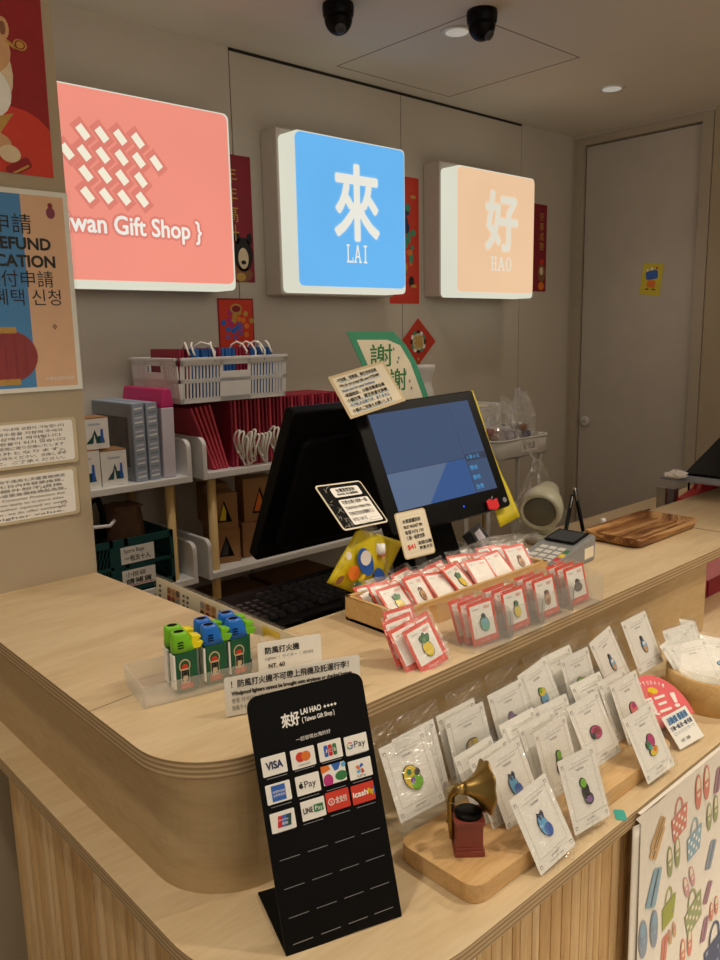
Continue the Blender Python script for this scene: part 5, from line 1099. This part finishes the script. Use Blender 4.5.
PINKPK = mat('pink_ribbed_pack', 'd98b98', .4)
for i in range(4):
    x0 = 1.80 + i * .105; t = thing('pink_packet', (x0 + .05, .875, ZL + .0005), 'pink ribbed packet in the open bay under the counter, %s from the left' % ORD[i], 'packet', 'pink packets in the counter bay'); k = W2L(t)
    n = 12; fr = [(x0 + .1 * j / n, .87 - (.005 if j % 2 else 0)) for j in range(n + 1)]; k.prism(fr + [(x0 + .1, .90), (x0, .90)], ZL + .045, ZL + .165, PINKPK, 'z'); k.build('packet_body', t)
    k = W2L(t); k.box(x0 + .002, .865, ZL + .0005, x0 + .098, .90, ZL + .0445, MAROON); k.build('base_tray', t)

# ================================================================== PIN CARDS ON THE LEDGE
GW = 'white pin cards on the ledge'
BACK = [(.7244, .680, .904, -11.9, 21.6, -6.0, 'yellow_green', 'white card with a round yellow-green pin, leftmost of the back tier'), (.753, .695, .904, -6.5, 13.7, -5.5, None, 'white card peeking out behind the yellow-green pin card'),
        (.8449, .6813, .9035, -7.9, 14, -4.7, 'gold', 'white card with a pale gold pin in the back tier'), (.8437, .694, .9045, -6.9, 16, -4.5, None, 'white card just behind the pale gold pin card'),
        (.9502, .6825, .905, -6.5, 17.1, -5, 'grey', 'white card with a dark grey shell-shaped pin in the back tier'), (1.0482, .690, .9105, -3, 21, -9, 'ice_cup', 'white card with a blue and yellow ice cup pin'),
        (1.1391, .682, .904, -4.8, 17, -2.4, 'green_ice', 'white card with a green and blue shaved ice pin'), (1.1258, .697, .908, -5.7, 25.4, -2.9, None, 'white card directly behind the green and blue ice pin card'),
        (1.259, .687, .909, -1, 22.8, -10, 'bottle', 'white card with a bottle pin, left of the two bottle cards'), (1.3684, .687, .910, -7.8, 23, -5.3, 'bottle', 'white card with a bottle pin, rightmost in the back tier')]
MID = [(.8459, .598, .8765, -5.5, 21, -7.2, 'blue_slippers', 'white card with a blue slippers pin beside the brass gramophone'), (.8330, .612, .8765, -6, 22, -7, None, 'white card directly behind the blue slippers card in the middle tier'), (.8220, .628, .8765, -6, 24, -6, None, 'white card third back behind the gramophone, left of the slippers card'),
       (.944, .5975, .8765, -3, 17, -2.4, 'green_cactus', 'white card with a slim green pin in the middle tier'), (.9444, .612, .8790, -8, 23, -4.6, None, 'white card just behind the slim green pin card'), (.925, .628, .884, -6, 27, -3.7, None, 'white card sticking up left behind the slim green pin card'), (1.0097, .632, .8765, -8.4, 24, -3, None, 'white card sticking up between the green and magenta pin cards'),
       (1.0608, .5997, .8765, -8.3, 25.2, -6.3, 'magenta', 'white card with a dark magenta oval pin in the middle tier'), (1.1708, .5988, .8765, -4.6, 21.8, -3.4, 'pink', 'white card with a pink pin beside the round red sign'), (1.160, .613, .879, -5, 23, -3, None, 'white card just behind the pink pin card'), (1.118, .630, .882, -8.8, 28, -3.7, None, 'white card sticking up left behind the pink pin card')]
FRONT = [(.8261, .5307, .8568, -5.3, 26, -8.1, 'blue_slippers', 'white card with a blue slippers pin at the front edge'), (.919, .5362, .8612, -6.8, 19.2, -1.1, 'eggplant', 'white card with a black and green pin at the front edge'), (1.1144, .5342, .8591, -5.2, 26.6, -3.8, 'fruit_ice', 'white card with a multicolour fruit pin at the front edge')]
for (x, y, z, yw, ti, ro, d, lab) in BACK + MID + FRONT: pin_card(pose(x, y, z, yw, ti, ro), d, lab, GW, False)
# acrylic stands
t = thing('acrylic_card_rack', (1.04, .69, ZL), 'long clear acrylic rack behind the back tier of pin cards', 'display stand')
XA0, XA1 = .672, 1.428
k = W2L(t); k.quad((XA0, .698, .90), (XA1, .698, .90), (XA1, .738, .990), (XA0, .738, .990), ACRYL); k.build('back_panel', t, solid=.002)
k = W2L(t); k.box(XA0, .664, .900, XA1, .7, .9025, ACRYL); k.build('shelf_panel', t)
k = W2L(t); k.quad((XA0, .662, .9005), (XA1, .662, .9005), (XA1, .668, .926), (XA0, .668, .926), ACRYL); k.build('front_lip', t, solid=.002)
for xx in (XA0, (XA0 + XA1) / 2, XA1 - .003): k = W2L(t); k.prism([(.702, ZL + .0006), (.745, ZL + .0006), (.740, .990), (.700, .902), (.664, .902), (.664, .897), (.702, .892)], xx, xx + .003, ACRYL, 'x'); k.build('side_panel', t)
for i, x in enumerate((.70, .79, .895, .99, 1.09, 1.20, 1.31)):
    t = thing('spare_sleeve', pose(x, .712, .9045, -5, 21, -3), 'empty clear sleeve standing behind the back tier, %s from the left' % ORD[i], 'clear sleeve', 'empty clear sleeves behind the back tier'); k = MB(); k.flat(rrect(-.040, 0, .040, .112, .002), SLEEVE, 0); k.build('film', t)
t = thing('beech_plank', (1.02, .607, ZL), 'thick beech display plank with rounded corners and hand notch', 'plank'); k = W2L(t)
px0, px1, py0, py1, pz0, pz1 = .682, 1.195, .553, .690, ZL + .0008, .8755
k.prism(rrect(px0, py0, px1, py1, .022, 6), pz0 + .011, pz1, PLANK, 'z')
nx0, nx1 = .818, .862
k.prism([(nx0, py0), (nx0, py1), (px0 + .022, py1)] + [p for p in arc(px0 + .022, py1 - .022, .022, 90, 180, 6)] + [p for p in arc(px0 + .022, py0 + .022, .022, 180, 270, 6)], pz0, pz0 + .011, PLANK, 'z')
k.prism([(nx1, py0)] + [p for p in arc(px1 - .022, py0 + .022, .022, 270, 360, 6)] + [p for p in arc(px1 - .022, py1 - .022, .022, 0, 90, 6)] + [(nx1, py1)], pz0, pz0 + .011, PLANK, 'z'); k.build('board', t)
t = thing('acrylic_card_rack', (1.0, .60, .8755), 'clear acrylic strip holding the middle tier of pin cards on the plank', 'display stand')
k = W2L(t); k.quad((.80, .578, .876), (1.19, .578, .876), (1.19, .584, .900), (.80, .584, .900), ACRYL); k.build('front_lip', t, solid=.002)
k = W2L(t); k.quad((.80, .648, .876), (1.19, .648, .876), (1.19, .690, .972), (.80, .690, .972), ACRYL); k.build('back_panel', t, solid=.002)
for (x, y, z, yw, ti, ro, d, lab) in FRONT:
    t = thing('acrylic_easel', pose(x, y, ZL + .0008, yw), {'blue_slippers': 'small clear easel under the front blue slippers card', 'eggplant': 'small clear easel under the black and green pin card', 'fruit_ice': 'small clear easel under the multicolour fruit pin card'}[d], 'easel', 'small clear easels at the ledge edge')
    k = MB(); h0 = z - ZL
    for s_ in (-1, 1):
        k.tube([(s_ * .016, -.010, h0 + .030), (s_ * .016, -.013, h0 - .002), (s_ * .016, .035, .0015)], .0011, ACRYL, 6)
    k.tube([(-.016, -.0105, h0 + .030), (.016, -.0105, h0 + .030)], .0011, ACRYL, 6); k.box(-.02, .032, 0, .02, .036, .002, ACRYL); k.build('frame', t)
    k = MB(Matrix.Rotation(R(-ti), 4, 'X')); k.box(-.024, .003, h0 + .004, .024, .0045, .07, ACRYL); k.build('back_rest', t)
t = tag(MB(pose(.983, .530, ZL + .0004, 20)).prism(rot2(rrect(-.013, -.008, .013, .008, .004), 20), 0, .0005, TEALP).build('teal_sticker'), 'small torn teal sticker on the ledge edge', 'sticker')

# round red sign and price tag
DC = Matrix.Translation((1.234, .5935, .883)) @ Matrix.Rotation(R(-8), 4, 'Z') @ Matrix.Rotation(R(-40), 4, 'X')
t = thing('round_red_sign', DC, 'half-round coral promotion sign with white characters on the ledge', 'sign'); rr_ = .081
ring = [p for p in circ(48, rr_, rr_, 0, 0, R(-6), R(186))]
k = MB(); k.prism(ring, -.0015, .0015, PINKR, 'y')
k.textbox('買三', -.030, .012, .034, .042, CARD, -.0021, .03, -3); k.textbox('！', .046, .012, .058, .036, CARD, -.0021, .04, -8); k.textbox('送一', -.004, -.007, .034, .008, CARD, -.0021, .03, -3)
for j, ch in enumerate('BUY 3 & TODAY!'):
    if ch == ' ': continue
    a = R(150 - j * 7.6); k.textbox(ch, .068 * math.cos(a) - .0025, .068 * math.sin(a) - .003, .068 * math.cos(a) + .0025, .068 * math.sin(a) + .003, CARD, -.0021, .03, math.degrees(a) - 90)
k.flat(rot2(circ(14, .012, .006, .012, .052), -18, (.012, .052)), YEL, -.0021); k.flat(circ(10, .005, .004, .003, .048), ORANGE, -.0024); k.build('panel', t, recalc=False)
k = MB(DC.inverted()); k.box(1.20, .596, ZL + .0006, 1.255, .640, .8825, ACRYL); k.build('clear_foot', t)
t = thing('beech_block', (1.31, .645, ZL), 'short beech board end between the round sign and the drum', 'board'); k = W2L(t); k.prism(rrect(1.262, .600, 1.352, .690, .02, 6), ZL + .0008, .8755, PLANK, 'z'); k.build('board', t)
PTM = pose(1.2474, .5464, .8545, -12.8, 41, -5.6)
t = thing('price_block', PTM, 'white handwritten price tag in a thick clear block at the ledge edge', 'price tag'); k = MB(); k.box(-.033, -.0008, .002, .033, 0, .058, CARD)
k.textline('活動價 優惠價', 0, .043, .0085, BLUEINK, -.0014, .05, 'C', .052); k.textline('三個一組 送一個 任選', 0, .032, .0055, NAVY, -.0014, .04, 'C', .056); k.textline('ピンバッジ三つで一つ', 0, .0235, .0045, BLUEINK, -.0014, 0, 'C', .052); k.textline('NT. 150', -.02, .010, .0048, DGREY, -.0014, .02); k.build('tag', t, recalc=False)
k = MB(); k.prism(rrect(-.036, -.001, .036, .061, .003), .0006, .008, ACRYL, 'y'); k.flat(rrect(-.036, -.001, .036, .061, .003), ACRYL, -.003); k.build('clear_block', t)

# gramophone figurine
t = thing('toy_gramophone', pose(.7385, .613, .8758, -42) @ Matrix.Scale(1.15, 4), 'miniature brass-horn gramophone on a red-brown pedestal', 'figurine')
k = MB(); hw = .0165
k.prism(rrect(-hw - .001, -hw - .001, hw + .001, hw + .001, .002), 0, .007, MAHOG); k.prism(rrect(-hw + .0005, -hw + .0005, hw - .0005, hw - .0005, .0015), .007, .011, MAHOG); k.prism(rrect(-hw + .001, -hw + .001, hw - .001, hw - .001, .0015), .011, .038, MAHOG); k.prism(rrect(-hw - .001, -hw - .001, hw + .001, hw + .001, .002), .038, .0435, MAHOG); k.build('pedestal', t, bevel=.0008)
k = MB(); k.lathe([(.0155, .0435), (.0158, .046), (.0150, .048), (.003, .0485), (0, .0485)], BLACK, 28, (.0, -.001, 0)); k.build('record', t)
k = MB(); k.tube([(-.0175, .004, .010), (-.0190, .006, .030), (-.0195, .007, .050), (-.0185, .006, .064), (-.012, .003, .073), (-.004, .000, .0745)], [.0032, .0038, .0042, .0046, .0056, .0066], BRASS, 12)
for z in (.030, .055): k.lathe([(.0052, -.001), (.0055, 0), (.0052, .001)], BRASS, 12, (-.0192, .0068, z))
k.build('horn_pipe', t)
HD = Vector((.90, .22, -.08)).to_track_quat('Z', 'Y').to_matrix().to_4x4()
k = MB(Matrix.Translation((-.006, .001, .0745)) @ HD); prof = [(.0062, 0), (.0080, .006), (.0120, .013), (.0185, .021), (.0270, .027), (.0295, .0282)]; n = 48; vs = []
for r_, z in prof: vs += [(r_ * (1 + (.055 * math.cos(8 * 2 * math.pi * j / n) * (r_ / .0275) ** 2)) * math.cos(2 * math.pi * j / n), r_ * (1 + (.055 * math.cos(8 * 2 * math.pi * j / n) * (r_ / .0275) ** 2)) * math.sin(2 * math.pi * j / n), z) for j in range(n)]
k.add(vs, [(i * n + j, i * n + (j + 1) % n, (i + 1) * n + (j + 1) % n, (i + 1) * n + j) for i in range(len(prof) - 1) for j in range(n)], BRASS, True); k.build('horn', t, solid=.0012)

# wooden drum with loose pin cards
DRX, DRY, DRR = 1.447, .602, .085
t = thing('wooden_drum', (DRX, DRY, ZL + .0006), 'round wooden drum with a clear rim holding loose pin cards', 'drum'); k = MB(); k.lathe([(DRR, 0), (DRR, .060), (DRR - .010, .060), (DRR - .010, .012), (0, .012)], PINE, 56); k.build('drum_body', t)
k = MB(); k.lathe([(DRR - .006, .058), (DRR - .006, .074), (DRR - .009, .074), (DRR - .009, .058)], ACRYL, 56); k.build('clear_rim', t)
for (dx, dy, dz, yw, ti, ro, d, lab) in ((.020, -.025, .045, -14, 52, 26, 'blue_cap', 'loose white card with a blue cap pin lying on the drum'), (-.018, .012, .040, -20, 34, -16, None, 'loose white card at the left inside the drum, tilted'), (-.008, .030, .046, -22, 26, -6, None, 'loose white card standing at the back of the drum'), (.030, .030, .050, 12, 30, 22, None, 'loose white card with a pointed corner rising at the drum back'), (-.038, -.01, .036, -40, 40, -10, None, 'loose white card against the left drum rim')):
    pin_card(pose(DRX + dx, DRY + dy, ZL + dz - .012, yw, ti, ro), d, lab, 'loose white cards in the drum', False)

# ================================================================== PRINTED CLOTH
CY = .5145
t = thing('printed_cloth', (1.35, CY, ZL), 'white cotton cloth printed with shoes and baskets hanging from the ledge', 'cloth')
def drop(a, c):
    x = 1.012 + a * .92; z = ZL - .004 - c * .62
    fold = .005 * math.exp(-((a - .055) / .03) ** 2) * (.4 + c) + .004 * math.sin(a * 14 + 1) * c
    return (x + .01 * c * (1 - a) - .016 * max(0, 1 - a * 18) * (c < .02), CY - .002 - fold - .002 * c, z)
k = W2L(t); k.grid(drop, 90, 40, CLOTH)
k.grid(lambda a, c: (1.012 + a * .92, CY - .002 + c * .006, ZL - .004 + .0), 90, 1, CLOTH)
kf = W2L(t); kf.grid(lambda a, c: (.998 + .02 * a + .010 * c, CY + .003 - .004 * a, ZL - .02 - c * .55), 4, 20, CLOTH); kf.build('folded_edge', t, solid=.001, recalc=False)
def put(u, v): 
    c = PY(u, v, CY - .0045); return c.x, c.z
def cl(poly, m, j=0):
    vs = []
    for x, z in poly:
        a = (x - 1.012) / .92; c = (ZL - .004 - z) / .62; a = min(max(a, 0), 1); q = drop(a, c); vs.append((x, q[1] - .0013 - .0003 * j, z))
    k.add(vs, [tuple(range(len(vs)))], m)
def shoes(u, v, m, m2, s=1.0, rot=10):
    x, z = put(u, v)
    for dx in (-.013, .013):
        cl(rot2(circ(18, .0098 * s, .030 * s, x + dx * s, z), rot, (x, z)), m); cl(rot2(circ(14, .0058 * s, .017 * s, x + dx * s, z + .008 * s), rot, (x, z)), m2, 1); cl(rot2(circ(10, .0085 * s, .003 * s, x + dx * s, z + .002 * s), rot, (x, z)), m, 2)
def basket(u, v, m, m2, s=1.0, rot=8):
    x, z = put(u, v); cl(rot2([(x - .026 * s, z + .010 * s), (x + .028 * s, z + .014 * s), (x + .023 * s, z - .032 * s), (x - .021 * s, z - .034 * s)], rot, (x, z)), m)
    for i in range(5):
        for j in range(4):
            if (i + j) % 2: cl(rot2(rrect(x - .022 * s + i * .0092 * s, z - .028 * s + j * .0098 * s, x - .016 * s + i * .0092 * s, z - .0215 * s + j * .0098 * s, .001), rot, (x, z)), m2, 1)
    o = circ(14, .014 * s, .026 * s, x, z + .012 * s, 0, math.pi); i_ = circ(14, .0105 * s, .022 * s, x, z + .012 * s, 0, math.pi)
    for q in range(13): cl([rot2([p], rot, (x, z))[0] for p in (o[q], o[q + 1], i_[q + 1], i_[q])], m, 1)
def clutch(u, v, m, s=1.0, rot=60): x, z = put(u, v); cl(rot2(rrect(x - .026 * s, z - .012 * s, x + .026 * s, z + .012 * s, .005 * s), rot, (x, z)), m); cl(rot2(rrect(x - .024 * s, z - .001 * s, x + .024 * s, z + .0008 * s, .0004), rot, (x, z)), DGREY, 1)
OLIVE = mat('olive_print', 'a8ae5a', .7); CORALP = mat('washed_coral_print', 'd98d7c', .7); SKYP = mat('washed_blue_print', '95b4c6', .7); SAND = mat('sand_print', 'd2ae7e', .7); GRN = mat('washed_green_print', 'a2a97e', .7); DUST = mat('dusty_blue_print', '98a4b6', .7); ROSE = mat('rose_print', 'cfa0a4', .7); WINE = mat('wine_print', 'b08a98', .7)
basket(680, 818, CORALP, CARD, 1.0); shoes(703.5, 787.5, CORALP, PAPER, 1.15); clutch(658, 833, SAND, 1.0, 55); clutch(657, 842, SAND, 1.0, 55); basket(695, 838, SKYP, CARD, 1.0, 4); shoes(674, 857, GRN, PAPER, 1.0); shoes(713.5, 813, GRN, PAPER, .95)
clutch(712, 855, DUST, 1.0, 70); shoes(690, 882, ROSE, PAPER, .85, 25); basket(668, 907, OLIVE, GRN, .95, 0); basket(694, 910, GRN, PAPER, 1.2, 15); shoes(647, 933, DUST, SKYP, 1.15, 5); clutch(653, 887, SKYP, 1.2, 70); shoes(672, 933, SAND, ROSE, .6, 20); shoes(687, 948, CORALP, PAPER, 1.0); basket(715, 948, mat('faded_navy_print', '59627e', .7), DUST, 1.5, 5)
clutch(706, 930, WINE, .9, 75); shoes(715, 909, CORALP, PAPER, .7); clutch(709, 893, WINE, .8, 65); clutch(663, 950, CORALP, 1.0, 85); clutch(719, 780, WINE, .9, 80)
rq = random.Random(17); _put = put
for _i in range(24):
    _x = 1.37 + (_i % 6) * .095 + rq.uniform(-.012, .012); _z = .80 - (_i // 6) * .135 - rq.uniform(0, .03) - (_i % 2) * .04
    put = lambda u, v, _x=_x, _z=_z: (_x, _z)
    [shoes, basket, shoes, basket][_i % 4](0, 0, rq.choice([CORALP, SKYP, SAND, GRN, DUST, OLIVE, ROSE]), rq.choice([PAPER, CARD]), rq.uniform(.85, 1.15), rq.uniform(0, 20))
k.build('cloth', t, recalc=False)
